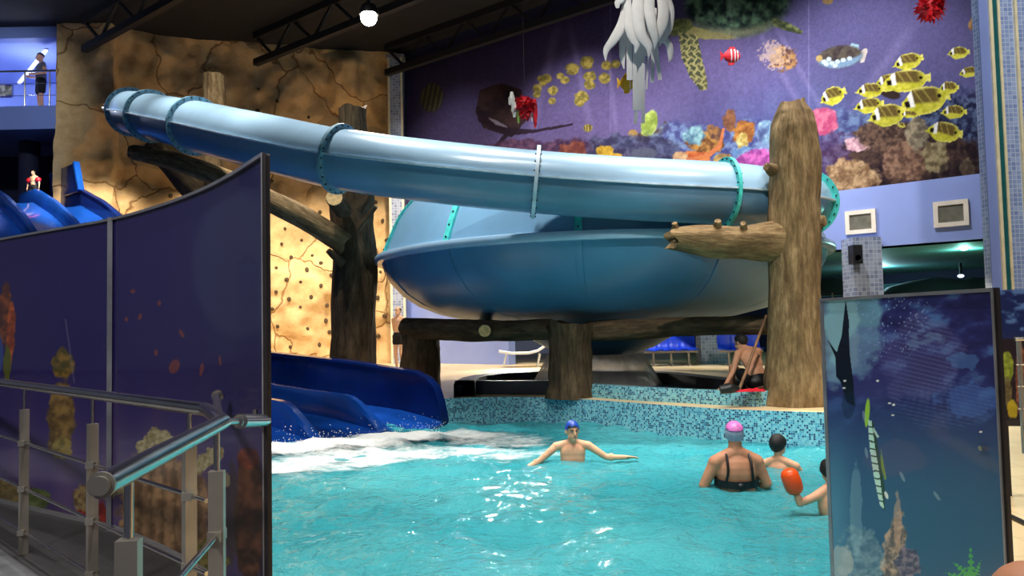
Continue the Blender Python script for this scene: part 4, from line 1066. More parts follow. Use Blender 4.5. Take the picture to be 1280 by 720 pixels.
# ------------------------------------------------------------------ printed panel on the right
ZT = 1.19
q0 = flat(onz(1027, 375, ZT)); q1 = flat(onz(1243, 362, ZT))
def right_cols(X, Y):
    p = Paint(X, Y); v = (Y-365)/355.
    p.C = np.array((44, 48, 108.))*(1-sm(.2, .75, v))[:, None]+np.array((50, 84, 122.))*sm(.2, .75, v)[:, None]
    w = fbm(X+.5*Y, Y*1.6, 28, 3, 5); p.over(sm(.48, .74, w)*sm(.62, .1, v)*.75, (84, 126, 186)); p.over(sm(.56, .3, w)*sm(.6, .0, v)*.6, (30, 28, 66))
    p.over(p.blob(1066, 400, 40, 70, 24, 5, .3)*.7, (120, 180, 200)); p.over(p.blob(1048, 400, 26, 90, 22, 6, .3)*.5, (152, 196, 200)); p.over(sm(1075, 1040, X)*sm(.35, .8, v)*.55, (92, 150, 176))
    sp_ = rnd2(np.floor(X/1.6).astype(int), np.floor(Y/1.6).astype(int), 9); p.over((sp_ > .955)*p.blob(1110, 405, 50, 60, 16, 7, .4)*.7, (140, 176, 222))
    # net-like white wave
    p.over(p.poly([(1128,424),(1147,400),(1168,414),(1190,426),(1176,440),(1140,438)])*.45*sm(.35, .7, fbm(X, Y*2, 9, 8)), (124, 180, 222))
    tr = p.blob(1155, 450, 54, 56, 26, 11, .35); p.over(tr*.3, (100, 96, 150)); p.over(tr*sm(.3, .95, np.sin(Y*1.15-.28*X))*.18, (150, 168, 214))
    p.over(p.blob(1090, 455, 40, 50, 26, 12, .3)*.3, (70, 66, 130))
    p.over(p.blob(1215, 500, 40, 24, 16, 13, .5)*.5, (70, 110, 190)); p.over(p.blob(1205, 452, 20, 12, 8, 14, .5)*.5, (80, 130, 196))
    d = (Y-460)-.22*(X-1120); p.over((np.sin(d*1.3) > .6)*p.blob(1180, 505, 66, 34, 20, 15, .3)*.18, (110, 130, 200))
    # sword fish
    p.over(p.poly([(1057,374),(1061,400),(1062,440),(1067,480),(1068,508),(1058,502),(1051,478),(1045,470),(1044,446),(1034,424),(1046,440),(1052,420)]), (20, 26, 40)); p.over(p.blob(1061, 505, 9, 18, 6, 17, .3)*.5, (24, 38, 66))
    # lime fish and white dotted neck
    p.over(p.ell(1084, 516, 3, 18, 4), (136, 190, 66)); p.over(p.poly([(1086,524),(1092,528),(1098,560),(1106,610),(1106,640),(1096,606),(1088,560)]), (44, 66, 54))
    nk = p.poly([(1085,524),(1089,524),(1094,560),(1099,590),(1105,636),(1100,632),(1093,600),(1087,560)]); p.over(nk*(np.mod(Y-.2*X, 9) > 1.8), (168, 208, 204)); p.over(p.poly([(1101,560),(1104,576),(1108,598),(1106,600),(1101,582)]), (110, 140, 60)); p.over(p.ell(1108, 619, 2, 5, -20), (196, 220, 220)); p.over(p.poly([(1092,534),(1099,546),(1097,548),(1091,538)]), (160, 190, 190))
    for x, y, a in ((1128,596,25),(1171,620,35),(1080,520,10),(1083,566,10)): p.over(p.ell(x, y, 2, 7, -a)*.5, (150, 170, 190))
    p.over(p.blob(1122, 572, 40, 22, 20, 18, .3)*.12, (170, 90, 120))
    # corals and fern
    p.over(p.blob(1118, 690, 15, 50, 10, 21, .35, 6), p.tex((84, 80, 84), (166, 148, 134), 6, 22)); p.over(p.blob(1122, 655, 5, 40, 7, 23, .3)*.6, (176, 150, 130)); p.over(p.blob(1075, 700, 26, 44, 14, 24, .5)*.5, p.tex((90, 120, 140), (160, 186, 196), 7)); p.over(p.blob(1070, 640, 8, 60, 12, 25, .3)*.35, (140, 180, 196)); p.over(p.blob(1052, 705, 14, 24, 9, 26, .4)*.6, (170, 176, 176)); p.over(p.blob(1135, 705, 16, 20, 8, 27, .4), p.tex((60, 60, 90), (120, 110, 130), 5))
    for x0, y0, x1, y1, w_ in ((1214,720,1213,678,5),(1214,722,1190,702,7),(1212,724,1180,716,6),(1218,722,1226,700,5),(1200,724,1176,722,5)):
        L = math.hypot(x1-x0, y1-y0); t = ((X-x0)*(x1-x0)+(Y-y0)*(y1-y0))/L/L; dd = np.abs((X-x0)*(y1-y0)-(Y-y0)*(x1-x0))/L
        p.over((t > 0) & (t < 1) & (dd < w_*(1-t)*(.55+.45*np.sign(np.sin(t*34))+.25)), (70, 150, 84))
    for x, y in ((1097,476),(1056,476),(1055,485),(1112,504),(1117,506),(1116,519),(1226,540)): p.over(p.ell(x, y, 2, 1.2), (206, 214, 224))
    p.C *= 1.2
    return p.C
RB = .06
t = thing('printed_panel', 'deep blue printed panel with swordfish silhouette at the right', 'panel', ((q0.x+q1.x)/2, (q0.y+q1.y)/2, 0))
print_sheet('print', lambda u, v: q0.lerp(q1, u)+V((0,0,RB+(ZT-RB)*v)), 300, 420, right_cols, M['panel_print'], t)
qd = (q1-q0).normalized(); qn = V((qd.y, -qd.x, 0))
if qn.y < 0: qn = -qn
m = MB(); m.prism([q0+qn*.003+V((0,0,RB)), q1+qn*.003+V((0,0,RB)), q1+qn*.016+V((0,0,RB)), q0+qn*.016+V((0,0,RB))], (0,0,ZT-RB)); m.build('board', M['dark_frame'], t, smooth=False)
def pxbar(a, b, w, h, nm, mt, par, up=V((0,0,1))):
    m = MB(); m.bar(a, b, w, h, up=up); return m.build(nm, mt, par, smooth=False)
pxbar(q0+V((0,0,ZT)), q1+V((0,0,ZT)), .022, .012, 'top_edge', M['alu'], t)
pxbar(q0+V((0,0,0)), q0+V((0,0,ZT)), .006, .02, 'edge_strip', M['alu'], t, qd)
pxbar(q1+qd*.008+V((0,0,0)), q1+qd*.008+V((0,0,ZT+.006)), .014, .012, 'edge_frame', M['dark_frame'], t, qd)
pxbar(q1+qd*.001-qn*.012+V((0,0,0)), q1+qd*.001-qn*.012+V((0,0,ZT)), .006, .006, 'edge_strip', M['alu'], t, qd)
for px, py in ((1231,560),):
    c = onplane(px, py, q0, qn); m = MB(); m.tube([c-qn*.02, c+qn*.004], .008, 12); m.build('bolt', M['chrome'], t)
# second panel and railing further right
g0 = flat(at(1236, 400, 5.0)); g1 = flat(at(1330, 400, 4.9)); gz1 = onz(1262, 362, 1).z
zt2 = at(1262, 362, 4.95).z; zb2 = at(1262, 529, 4.95).z; zr2 = at(1262, 424, 4.9).z
def far_cols(X, Y):
    p = Paint(X, Y); p.C[:] = (34, 44, 96); w = fbm(X, Y*1.8, 16, 4); p.over(sm(.45, .7, w)*(Y < 422), (96, 130, 190)); p.over((Y > 424)*1., (46, 34, 40))
    p.over(p.blob(1259, 458, 9, 22, 9, 5, .2), p.tex((120, 136, 40), (172, 182, 70), 4)); p.over(p.blob(1258, 490, 8, 20, 7, 6, .3), p.tex((96, 84, 54), (140, 124, 84), 4)); p.over(p.blob(1276, 470, 7, 40, 9, 7, .3), p.tex((120, 64, 44), (180, 110, 80), 5)); p.over(p.blob(1266, 512, 7, 12, 5, 8, .3), (196, 170, 40)); p.over(p.blob(1280, 505, 9, 16, 6, 9, .3), (110, 60, 70)); return p.C
t = thing('printed_panel', 'smaller printed panel with yellow sponge behind the right railing', 'panel', ((g0.x+g1.x)/2, g0.y, 0))
print_sheet('print', lambda u, v: g0.lerp(g1, u)+V((0,0,zb2+(zt2-zb2)*v)), 120, 120, far_cols, M['panel_print'], t)
m = MB(); m.prism([g0+V((0,.004,zb2)), g1+V((0,.004,zb2)), g1+V((0,.02,zb2)), g0+V((0,.02,zb2))], (0,0,zt2-zb2)); m.build('board', M['dark_frame'], t, smooth=False)
for g in (g0.lerp(g1, .18), g0.lerp(g1, .9)): pxbar(g+V((0,.03,0)), g+V((0,.03,zb2+.1)), .03, .03, 'leg', M['dark_frame'], t, V((1,0,0)))
pxbar(g0+V((0,0,zb2)), g1+V((0,0,zb2)), .03, .04, 'bottom_edge', M['dark_frame'], t)
h0 = V((g0.x, g0.y-.25, 0)); h1 = V((g1.x, g1.y-.25, 0))
t = thing('chrome_railing', 'chrome railing in front of the small panel at the right edge', 'railing', h0)
m = MB(); z = at(1262, 424, h0.y).z; m.tube([h0+V((0,0,z)), h1+V((0,0,z))], .014, 12); m.build('handrail', M['chrome'], t)
for py in (456, 483, 511):
    z_ = at(1262, py, h0.y).z; m = MB(); m.tube([h0+V((0,0,z_)), h1+V((0,0,z_))], .006, 8); m.build('rod', M['chrome'], t)
for px in (1272, 1322): p = flat(at(px, 400, h0.y)); pxbar(p+V((0,0,.3)), p+V((0,0,z)), .02, .02, 'post', M['steel'], t, V((1,0,0)))
z_ = at(1268, 546, h0.y-.1).z; m = MB(); m.tube([h0+V((.02,-.1,z_)), h1+V((0,-.1,z_))], .028, 14); m.build('bottom_tube', M['chrome'], t)
a = onz(1246, 637, .012); b = onz(1300, 663, .012); m = MB(); m.tube([a-(b-a), a, b, b+(b-a)], .013, 10); tag(m.build('hose', M['black']), 'thin black hose lying on the cream floor at the right edge', 'hose')

# ------------------------------------------------------------------ things hanging in front of the mural
OC = at(800, -52, 14.5)
octo = thing('paper_octopus', 'white paper octopus with curling arms hanging from the ceiling', 'decoration', OC)
m = MB(); m.lathe([(.03,.62),(.2,.58),(.33,.45),(.4,.25),(.4,.05),(.36,-.1),(.3,-.22),(.05,-.26)], OC, 32); m.build('head', M['white_paper'], octo)
def arm(pts, w, name='arm', yo=0.0, flatk=.3):
    """pts px; w half widths px; D is depth offset"""
    path = spline([at(x, y, 14.5+yo+dy) for x, y, dy in pts], 6); n = len(path); fr = frames(path, V((0,1,0))); R = []
    for i, (p, (r, u)) in enumerate(zip(path, fr)):
        q = wid(interp([k/(len(w)-1) for k in range(len(w))], w, i/(n-1)), 14.5)
        R.append([p+r*(math.cos(2*PI*k/12)*q)+u*(math.sin(2*PI*k/12)*q*flatk) for k in range(12)])
    m = MB(); m.rings(R); return m.build(name, M['white_paper'], octo)
arm([(785,-10,0),(780,25,-.05),(768,48,-.1),(758,62,-.1),(757,76,-.1)], [5,7,6,4,.6], yo=-.1)
arm([(784,-10,0),(786,30,-.1),(791,48,-.12),(796,56,-.12),(794,67,-.1)], [4,6.5,5,4,.6], yo=-.15)
arm([(800,-12,0),(797,15,-.05),(801,42,-.1),(811,58,-.1),(811,72,-.1)], [7,8,7,5,.6], yo=-.2)
arm([(812,-12,0),(812,15,-.05),(816,35,-.1),(819,50,-.1),(818,62,-.05)], [6,7,6,4,.6], yo=-.25)
arm([(824,-12,0),(829,8,0),(828,28,-.05),(822,45,-.05),(819,60,-.05)], [5,7,7,5,.6], yo=-.15)
arm([(830,-10,0),(837,12,0),(835,35,0),(828,48,0),(824,58,0)], [5,6,6,4,.6], yo=0)
arm([(822,40,0),(830,48,0),(837,58,0),(838,72,0),(836,77,0)], [4,5,4.5,3,.6], yo=.05)
arm([(781,-8,0),(776,-1,-.05),(772,4,-.05),(772,10,-.05)], [5,5,4,2], yo=-.2)
arm([(782,20,0),(779,45,0),(778,70,.02),(780,86,.02)], [5,5,4,.8], yo=.1)
for x0, y0, x1, y1, w, yo in ((786,30,787,100,3.6,.05),(795,20,795,138,4.2,.0),(803,40,801,138,4.2,-.03),(799,100,794,155,2.2,.02),(804,100,804,154,2.2,-.04),(811,60,808,112,1.2,.03),(817,50,815,103,2.4,0),(820,60,825,100,2.6,.02),(800,0,800,70,9,.12),(812,10,814,66,9,.14)):
    a = at(x0, y0, 14.5+yo); b = at(x1, y1, 14.5+yo); m = MB(); m.bar(a, b, wid(w*2, 14.5), .006, up=V((0,1,0))); m.build('ribbon', M['white_paper'], octo, smooth=False)
m = MB(); m.tube([OC+V((0,0,.55)), V((OC.x, OC.y, Z_CEIL))], .006, 6); m.build('cord', M['steel'], octo)
def hang(name, label, cat, p, group=None):
    t = thing(name, label, cat, p, group)
    m = MB(); m.tube([p, V((p.x, p.y, Z_CEIL))], .0025, 6); m.build('thread', M['black'], t); return t
def flower(px, py, w, h, Y, label, tail):
    p = at(px, py, Y); t = hang('hanging_flower', label, 'decoration', p, None)
    rw = wid(w, Y)/2; rh = wid(h, Y)/2; m = MB(); rng = random.Random(int(px))
    m.ell(p, (rw*.78, rw*.6, rh*.75), None, 14)
    for k in range(170):
        a = rng.uniform(0, 2*PI); b = rng.uniform(-1, 1); q = math.sqrt(1-b*b); d = V((math.cos(a)*q, math.sin(a)*q, b*.9-.15))
        e = p+V((d.x*rw, d.y*rw, d.z*rh))*rng.uniform(.8, 1.2); s = V((-d.y, d.x, .2)).normalized()*rw*.16
        c = p+V((d.x*rw, d.y*rw, d.z*rh))*.25; mid = c.lerp(e, .6)
        m.add([c-s*.4, mid-s, e, mid+s, c+s*.4], [(0,1,2,3,4)])
    m.build('petals', M['red_paper'], t, smooth=False)
    for mt, dx, dz0, dz1, ww in tail:
        m = MB(); a = p+V((wid(dx, Y), -.05, wid(dz0, Y))); b = p+V((wid(dx+.6, Y), -.05, wid(dz1, Y))); trunk_mesh(m, [a, a.lerp(b, .5)+V((.01,0,0)), b], [wid(ww, Y), wid(ww*1.15, Y), wid(ww*.5, Y)], 12, .25, dx, 4); m.build('streamer', M[mt], t)
flower(656, 133, 34, 34, 17.0, 'red hanging flower with green and white tails left of the octopus', [('white_plastic',-17,2,18,3.6),('lime',-9,8,-22,2.4),('red_paper',12,8,-28,2.6),('white_plastic',8,0,-20,1.6),('white_plastic',-14,4,-14,3.5)])
flower(1164, 6, 40, 42, 13.8, 'red hanging flower at the top right with pale centre', [('white_plastic',-3,14,2,5),('lime',9,14,2,4),('white_plastic',3,16,4,4)])
def toy_fish(px, py, w, h, Y, label, mat, s, bands):
    p = at(px, py, Y); t = hang('hanging_fish', label, 'decoration', p)
    W = wid(w, Y)/2; H = wid(h, Y)/2
    m = MB(); m.ell(p, (W*.72, W*.25, H*.72), n=20); m.build('body', M[mat], t)
    def pt(x, z, y=0): return p+V((x*W*s, y, z*H))
    def fin(pts, nm):
        m = MB(); m.prism([pt(x, z, -.012) for x, z in pts], (0,.024,0)); m.build(nm, M[mat], t, smooth=False)
    fin([(-.6,.1),(-1,.55),(-.95,0),(-1,-.5),(-.6,-.1)], 'tail'); fin([(-.4,.6),(-.15,1),(.25,.95),(.4,.55)], 'fin'); fin([(-.35,-.6),(-.3,-1),(.15,-.95),(.3,-.6)], 'fin')
    for k in bands:
        m = MB(); n = 24; c = pt(k, 0); q = math.sqrt(max(0, 1-(k/.72)**2))
        R = [[c+V((e, math.cos(2*PI*j/n)*(W*.25*q+.006), math.sin(2*PI*j/n)*(H*.72*q+.006))) for j in range(n)] for e in (-W*.045, W*.045)]; m.rings(R); m.build('band', M['white_plastic'], t)
    e = pt(.5, .18, -W*.16); m = MB(); m.ell(e, (.02,.02,.02), n=8); m.build('eye', M['black'], t)
toy_fish(784, 104, 26, 27, 15.2, 'yellow hanging fish half hidden behind the octopus ribbons', 'yellow', 1, (.25,))
toy_fish(915, 70, 30, 24, 16.5, 'small red hanging fish with pale bands under the turtle', 'red_paper', 1, (-.1,.2,.45))

# ------------------------------------------------------------------ seats, lounger, lamp
def seat_row(label, pts, Y, group):
    a = at(pts[0], 450, Y); b = at(pts[-1], 450, Y); t = thing('seat_row', label, 'bench', (a.x, a.y, 0), group)
    for px in pts:
        c = flat(at(px, 450, Y)); m = MB(); R = []
        prof = [(-.24,.43),(-.1,.42),(.08,.42),(.17,.46),(.22,.58),(.27,.74),(.29,.84)]
        for y, z in prof:
            w = .23 if z < .8 else .17
            R.append([c+V((-w,y,z+.03)), c+V((-w*.5,y,z)), c+V((0,y,z-.01)), c+V((w*.5,y,z)), c+V((w,y,z+.03)), c+V((w,y+.02,z+.0)), c+V((0,y+.02,z-.035)), c+V((-w,y+.02,z))])
        m.rings(R); m.build('seat', M['seat_blue'], t, sharp=50)
    m = MB(); m.bar(V((a.x-.25,a.y,.37)), V((b.x+.25,b.y,.37)), .05, .05); m.build('beam', M['steel'], t, smooth=False)
    for k in range(3):
        p = a.lerp(b, k/2); m = MB(); m.bar((p.x,p.y,.0), (p.x,p.y,.36), .05, .05, up=V((1,0,0))); m.bar((p.x,p.y-.22,.02), (p.x,p.y+.22,.02), .05, .04); m.build('leg', M['steel'], t, smooth=False)
seat_row('row of blue plastic seats left of the low tiled column', [817, 832, 847, 861], 21.5, 'blue plastic seats')
seat_row('row of blue plastic seats between tiled column and crouching man', [911, 927, 942], 21.0, 'blue plastic seats')
lc = flat(onz(655, 446, 0)); lc = flat(at(657, 440, 22.6))
t = thing('sun_lounger', 'white sun lounger far behind the thick log post', 'sun lounger', lc)
m = MB(); R = []
for x, z in ((-.75,.42),(-.4,.36),(.1,.36),(.35,.42),(.75,.68)): R.append([lc+V((x,-.3,z)), lc+V((x,.3,z)), lc+V((x,.3,z+.06)), lc+V((x,-.3,z+.06))])
m.rings(R); m.build('bed', M['white_plastic'], t, sharp=30)
for x, y in ((-.55,-.25),(.4,-.25),(-.55,.25),(.4,.25)):
    m = MB(); m.tube([lc+V((x,y,.37)), lc+V((x-.08,y,0))], .025, 8); m.build('leg', M['white_plastic'], t)
LAMP = at(461, 22, 16.5)
t = thing('ceiling_spotlight', 'bright round ceiling spotlight glowing above the blue tube', 'lamp', LAMP)
m = MB(); m.ell(LAMP, (.17,.17,.17), n=20); m.build('bulb', M['lamp_warm'], t)
m = MB(); m.lathe([(.2,.06),(.21,.12),(.15,.26),(.03,.3)], LAMP, 24); m.tube([LAMP+V((0,0,.3)), V((LAMP.x, LAMP.y, Z_CEIL))], .03, 10); m.build('housing', M['black'], t)
# ------------------------------------------------------------------ people
def cap(m, a, b, ra, rb, n=14):
    a = V(a); b = V(b); d = (b-a); L = d.length
    if L < 1e-5: m.ell(a, (ra,ra,ra), n=n); return
    d.normalize(); r = d.cross(V((0,0,1)))
    if r.length < .1: r = d.cross(V((0,1,0)))
    r.normalize(); u = r.cross(d); R = []
    for k in range(-4, 1):
        t = PI/2*k/4.2; R.append((a+d*(math.sin(t)*ra), math.cos(t)*ra))
    for k in range(0, 5):
        t = PI/2*k/4.2; R.append((b+d*(math.sin(t)*rb), math.cos(t)*rb))
    m.rings([[p+r*(math.cos(2*PI*j/n)*q)+u*(math.sin(2*PI*j/n)*q) for j in range(n)] for p, q in R])
def remesh(m, name, mat, W, voxel, parent, smooth=3):
    me = bpy.data.meshes.new('tmp'); vs = [tuple(W @ V(p)) for p in m.v]; me.from_pydata(vs, [], m.f)
    bm = bmesh.new(); bm.from_mesh(me); bmesh.ops.recalc_face_normals(bm, faces=bm.faces); bm.to_mesh(me); bm.free()
    o = bpy.data.objects.new('tmp', me); COL.objects.link(o)
    q = o.modifiers.new('r', 'REMESH'); q.mode = 'VOXEL'; q.voxel_size = voxel; q.use_smooth_shade = True
    s = o.modifiers.new('s', 'SMOOTH'); s.iterations = smooth; s.factor = .5
    dg = bpy.context.evaluated_depsgraph_get(); dg.update()
    out = bpy.data.meshes.new_from_object(o.evaluated_get(dg)); out.name = name
    bpy.data.objects.remove(o); bpy.data.meshes.remove(me)
    out.materials.clear(); out.materials.append(mat); out.polygons.foreach_set('use_smooth', [True]*len(out.polygons))
    return link(name, out, parent)
def basis(fwd, up=V((0,0,1))):
    f = V(fwd).normalized(); r = f.cross(up).normalized(); u = r.cross(f)
    return Matrix(((r.x, f.x, u.x), (r.y, f.y, u.y), (r.z, f.z, u.z)))   # local x right, y forward, z up
BASE = dict(pelvis=(0,0,.95), chest=(0,0,1.27), neck=(0,-.01,1.44), head=(0,.03,1.62), hf=(0,1,0), hu=(0,0,1),
  shR=(.19,0,1.39), elR=(.24,-.02,1.10), wrR=(.25,.06,.86), hdR=(0,.1,-1), hipR=(.095,0,.92), knR=(.1,.02,.5), anR=(.1,-.02,.08), toR=(.12,.18,.03))
for k in list(BASE):
    if k.endswith('R'): x, y, z = BASE[k]; BASE[k[:-1]+'L'] = (-x, y, z)
def hand(m, w, d, side, s=1, curl=.35):
    w = V(w); d = V(d).normalized(); q = V(side); q = (q-d*q.dot(d)).normalized(); n = d.cross(q)
    cap(m, w, w+d*.03*s, .024*s, .026*s, 10)
    for k in (-1, 0, 1): cap(m, w+d*.02*s+q*k*.018*s, w+d*.085*s+q*k*.022*s, .017*s, .014*s, 10)
    for k, L in ((-1.5,.055),(-.5,.072),(.5,.078),(1.5,.068)):
        a = w+d*.09*s+q*k*.019*s; b = a+(d+n*curl*.5+q*k*.05).normalized()*L*.55*s; c = b+(d+n*curl*1.3).normalized()*L*.5*s
        cap(m, a, b, .0095*s, .009*s, 8); cap(m, b, c, .009*s, .0075*s, 8)
    a = w+d*.03*s+q*.028*s; b = a+(d*.7+q*.75).normalized()*.035*s; c = b+(d+q*.3+n*.3).normalized()*.03*s
    cap(m, a, b, .012*s, .0105*s, 8); cap(m, b, c, .0105*s, .008*s, 8)
def person(label, loc, yaw, H=1.75, J=None, skin='skin', voxel=.011, build=1.0, clothes=(), hair=None, face=False, handvox=True, bust=0):
    k = H/1.75; j = {a: V(b) for a, b in BASE.items()}
    for a, b in (J or {}).items(): j[a] = V(b)
    W = Matrix.Translation(V(loc)) @ Matrix.Rotation(yaw, 4, 'Z') @ Matrix.Scale(k, 4)
    t = thing('person', label, 'person', loc)
    B = basis(j['hf'], j['hu']); h = j['head']
    def hp(x, y, z): return h+B @ V((x, y, z))
    Hm = B
    m = MB()
    m.ell(hp(0,-.012,.03), (.076,.097,.092), Hm); m.ell(hp(0,.022,-.045), (.06,.068,.07), Hm)
    cap(m, hp(0,.07,-.085), hp(0,.072,-.09), .026, .024)
    m.ell(hp(0,.075,.03), (.05,.02,.014), Hm)
    cap(m, hp(0,.085,.02), hp(0,.108,-.022), .011, .016, 10)
    m.ell(hp(0,.085,-.055), (.026,.014,.011), Hm, 12)
    for s in (-1, 1): m.ell(hp(s*.08,-.01,-.005), (.012,.022,.032), Hm, 10)
    nk = j['neck']; cap(m, nk+V((0,0,-.02)), hp(0,-.025,-.06), .057*build, .053*build)
    pe, ch = j['pelvis'], j['chest']; ax = (nk-pe).normalized()
    rt = (j['shR']-j['shL']).normalized(); fw = ax.cross(rt)
    T = Matrix(((rt.x, fw.x, ax.x), (rt.y, fw.y, ax.y), (rt.z, fw.z, ax.z)))
    m.ell(ch, (.165*build,.115*build,.2), T, 20); m.ell(ch+ax*.06+fw*.01, (.17*build,.105*build,.13), T, 20)
    m.ell(pe.lerp(ch, .48), (.148*build,.11*build,.17), T, 20); m.ell(pe, (.165*build,.12*build,.13), T, 20)
    for s in 'LR':
        q = 1 if s == 'R' else -1
        cap(m, nk+ax*.02+rt*q*.025, j['sh'+s], .056*build, .058*build); cap(m, j['sh'+s], j['el'+s], .053*build, .041*build); cap(m, j['el'+s], j['wr'+s], .042*build, .028)
        m.ell(j['el'+s].lerp(j['wr'+s], .25), (.043*build,.043*build,.05), None, 12)
        hand(m, j['wr'+s], j['hd'+s], j.get('hs'+s, V((0,1,0)) if abs(V(j['hd'+s]).normalized().y) < .8 else V((0,0,1))))
        cap(m, pe+rt*q*.07, j['hip'+s], .1*build, .1*build); cap(m, j['hip'+s], j['kn'+s], .088*build, .057); cap(m, j['kn'+s], j['an'+s], .057, .038)
        m.ell(j['kn'+s].lerp(j['an'+s], .28), (.054,.054,.09), None, 12)
        d = j['to'+s]-j['an'+s]; heel = j['an'+s]+V((0,0,-.03))-V((d.x, d.y, 0)).normalized()*.03
        cap(m, heel, j['to'+s], .038, .028); cap(m, j['to'+s]+rt*.02, j['to'+s]+rt*.02+d*.1, .028, .022); cap(m, j['an'+s], j['to'+s].lerp(j['an'+s], .5), .04, .036)
    if bust:
        for q in (-1, 1): m.ell(ch+rt*q*.085+fw*.095-ax*.02, (.08,.06,.075), T, 14)
    body = remesh(m, 'body', M[skin], W, voxel, t)
    for c in clothes:
        kind = c[0]
        if kind == 'shorts':
            m = MB(); m.ell(pe, (.172*build,.128*build,.125), T, 20); m.ell(pe+ax*.05, (.16*build,.12*build,.09), T, 20)
            for s in 'LR':
                q = 1 if s == 'R' else -1; a = j['hip'+s]; cap(m, pe+rt*q*.07, a, .107*build, .107*build); cap(m, a, a.lerp(j['kn'+s], c[2]), .1*build, .1*build)
            remesh(m, 'shorts', M[c[1]], W, max(voxel, .01), t)
        elif kind == 'shirt':
            m = MB(); m.ell(ch, (.176*build,.126*build,.205), T, 20); m.ell(ch+ax*.06, (.18*build,.116*build,.13), T, 20); m.ell(pe.lerp(ch, .45), (.162*build,.124*build,.18), T, 20)
            for s in 'LR': cap(m, nk-ax*.05, j['sh'+s], .062*build, .066*build)
            for s in 'LR': cap(m, j['sh'+s], j['sh'+s].lerp(j['el'+s], .3), .064*build, .058*build)
            remesh(m, 'shirt', M[c[1]], W, max(voxel, .01), t)
        elif kind == 'armband':
            s = c[2]; a, b = j[c[3]+s], j[c[4]+s]; p0 = a.lerp(b, c[5]); p1 = a.lerp(b, c[6]); r = c[7]; d = (p1-p0)
            m = MB(); m.tube([W @ (p0+d*x) for x in (0,.06,.2,.5,.8,.94,1)], [k*r*y for y in (.5,.74,.94,1,.94,.74,.5)], 20); m.build('armband', M[c[1]], t)
        elif kind == 'top':      # swimsuit back band, straps and cups
            m = MB(); n = 28
            def ringpt(a, z, e): return ch+T @ V((math.cos(a)*(.165*build+e), math.sin(a)*(.118*build+e), z))
            R = []
            for i in range(n):
                a = 2*PI*i/n; back = max(0, -math.sin(a)); zc = -.075-.02*back; hw = .035+.03*max(0, math.sin(a))
                R.append([W @ ringpt(a, zc-hw, .004), W @ ringpt(a, zc+hw, .004), W @ ringpt(a, zc+hw, .016), W @ ringpt(a, zc-hw, .016)])
            R.append(R[0]); m.rings(R, 0, True, False); sw = m.build('swimsuit', M[c[1]], t, sharp=60)
            for q in (-1, 1):
                P = [ringpt(math.radians(-90+q*38), -.06, .012), ch+T @ V((q*.115,-.118*build,.03)), ch+T @ V((q*.112,-.098*build,.12)), ch+T @ V((q*.105,-.05,.185)), ch+T @ V((q*.1,.03,.19)), ch+T @ V((q*.095,.11,.1)), ch+T @ V((q*.09,.15,.0))]
                m = MB(); m.tube([W @ p for p in spline(P, 5)], .0115, 8); m.build('strap', M[c[1]], sw)
            m = MB(); p = ringpt(-PI/2, -.1, .012); m.ell(W @ p, (.035,.02,.028), n=10); m.tube([W @ p, W @ (p+T @ V((-.01,-.02,-.1)))], .01, 6); m.build('bow', M[c[1]], sw)
    def shell(name, mat, c, r, pn, pd, grow=0):
        me = bpy.data.meshes.new(name); mm = MB(); mm.ell((0,0,0), r, None, 32); me.from_pydata(mm.v, [], mm.f); bm = bmesh.new(); bm.from_mesh(me)
        for co, no in zip(pd, pn): bmesh.ops.bisect_plane(bm, geom=bm.verts[:]+bm.edges[:]+bm.faces[:], plane_co=co, plane_no=no, clear_outer=True)
        if name == 'hair':
            for v in bm.verts: v.co *= 1+.05*noise.noise(v.co*26)+.03*noise.noise(v.co*60)
        for v in bm.verts: v.co = W @ (h+B @ (v.co+V(c)))
        bmesh.ops.recalc_face_normals(bm, faces=bm.faces); r_ = bmesh.ops.solidify(bm, geom=bm.faces[:], thickness=-.006*k)
        bm.to_mesh(me); bm.free(); me.materials.append(M[mat]); me.polygons.foreach_set('use_smooth', [True]*len(me.polygons)); return link(name, me, t)
    if hair == 'short':
        shell('hair', 'hair', (0,-.018,.035), (.085,.104,.1), [(0,.75,-.66)], [(0,.035,.0)])
    elif hair == 'bowl':
        shell('hair', 'hair', (0,-.018,.025), (.088,.108,.108), [(0,.62,-.78)], [(0,.04,-.02)])
    elif hair == 'balding':
        shell('hair', 'hair', (0,-.022,.02), (.083,.1,.09), [(0,.8,-.6),(0,0,1)], [(0,-.0,-.02),(0,0,.055)])
    elif hair == 'cap_blue':
        shell('swim_cap', 'cap_blue', (0,-.014,.034), (.085,.105,.1), [(0,.6,-.8)], [(0,.05,.0)])
        shell('hair', 'hair', (0,-.010,.031), (.0835,.1035,.096), [(0,.42,-.9),(0,-1,0),(-1,0,0)], [(0,.05,.012),(0,.045,0),(-.03,0,0)])
    elif hair == 'cap_pink':
        shell('swim_cap', 'cap_gray', (0,-.014,.03), (.085,.105,.102), [(0,.6,-.8)], [(0,.04,-.02)])
        shell('cap_crown', 'cap_pink', (0,-.016,.034), (.0865,.1065,.104), [(0,.3,-.95)], [(0,-.02,.035)])
    elif hair == 'beanie':
        shell('cap', 'black', (0,-.012,.04), (.086,.108,.095), [(0,.35,-.93)], [(0,.0,.015)])
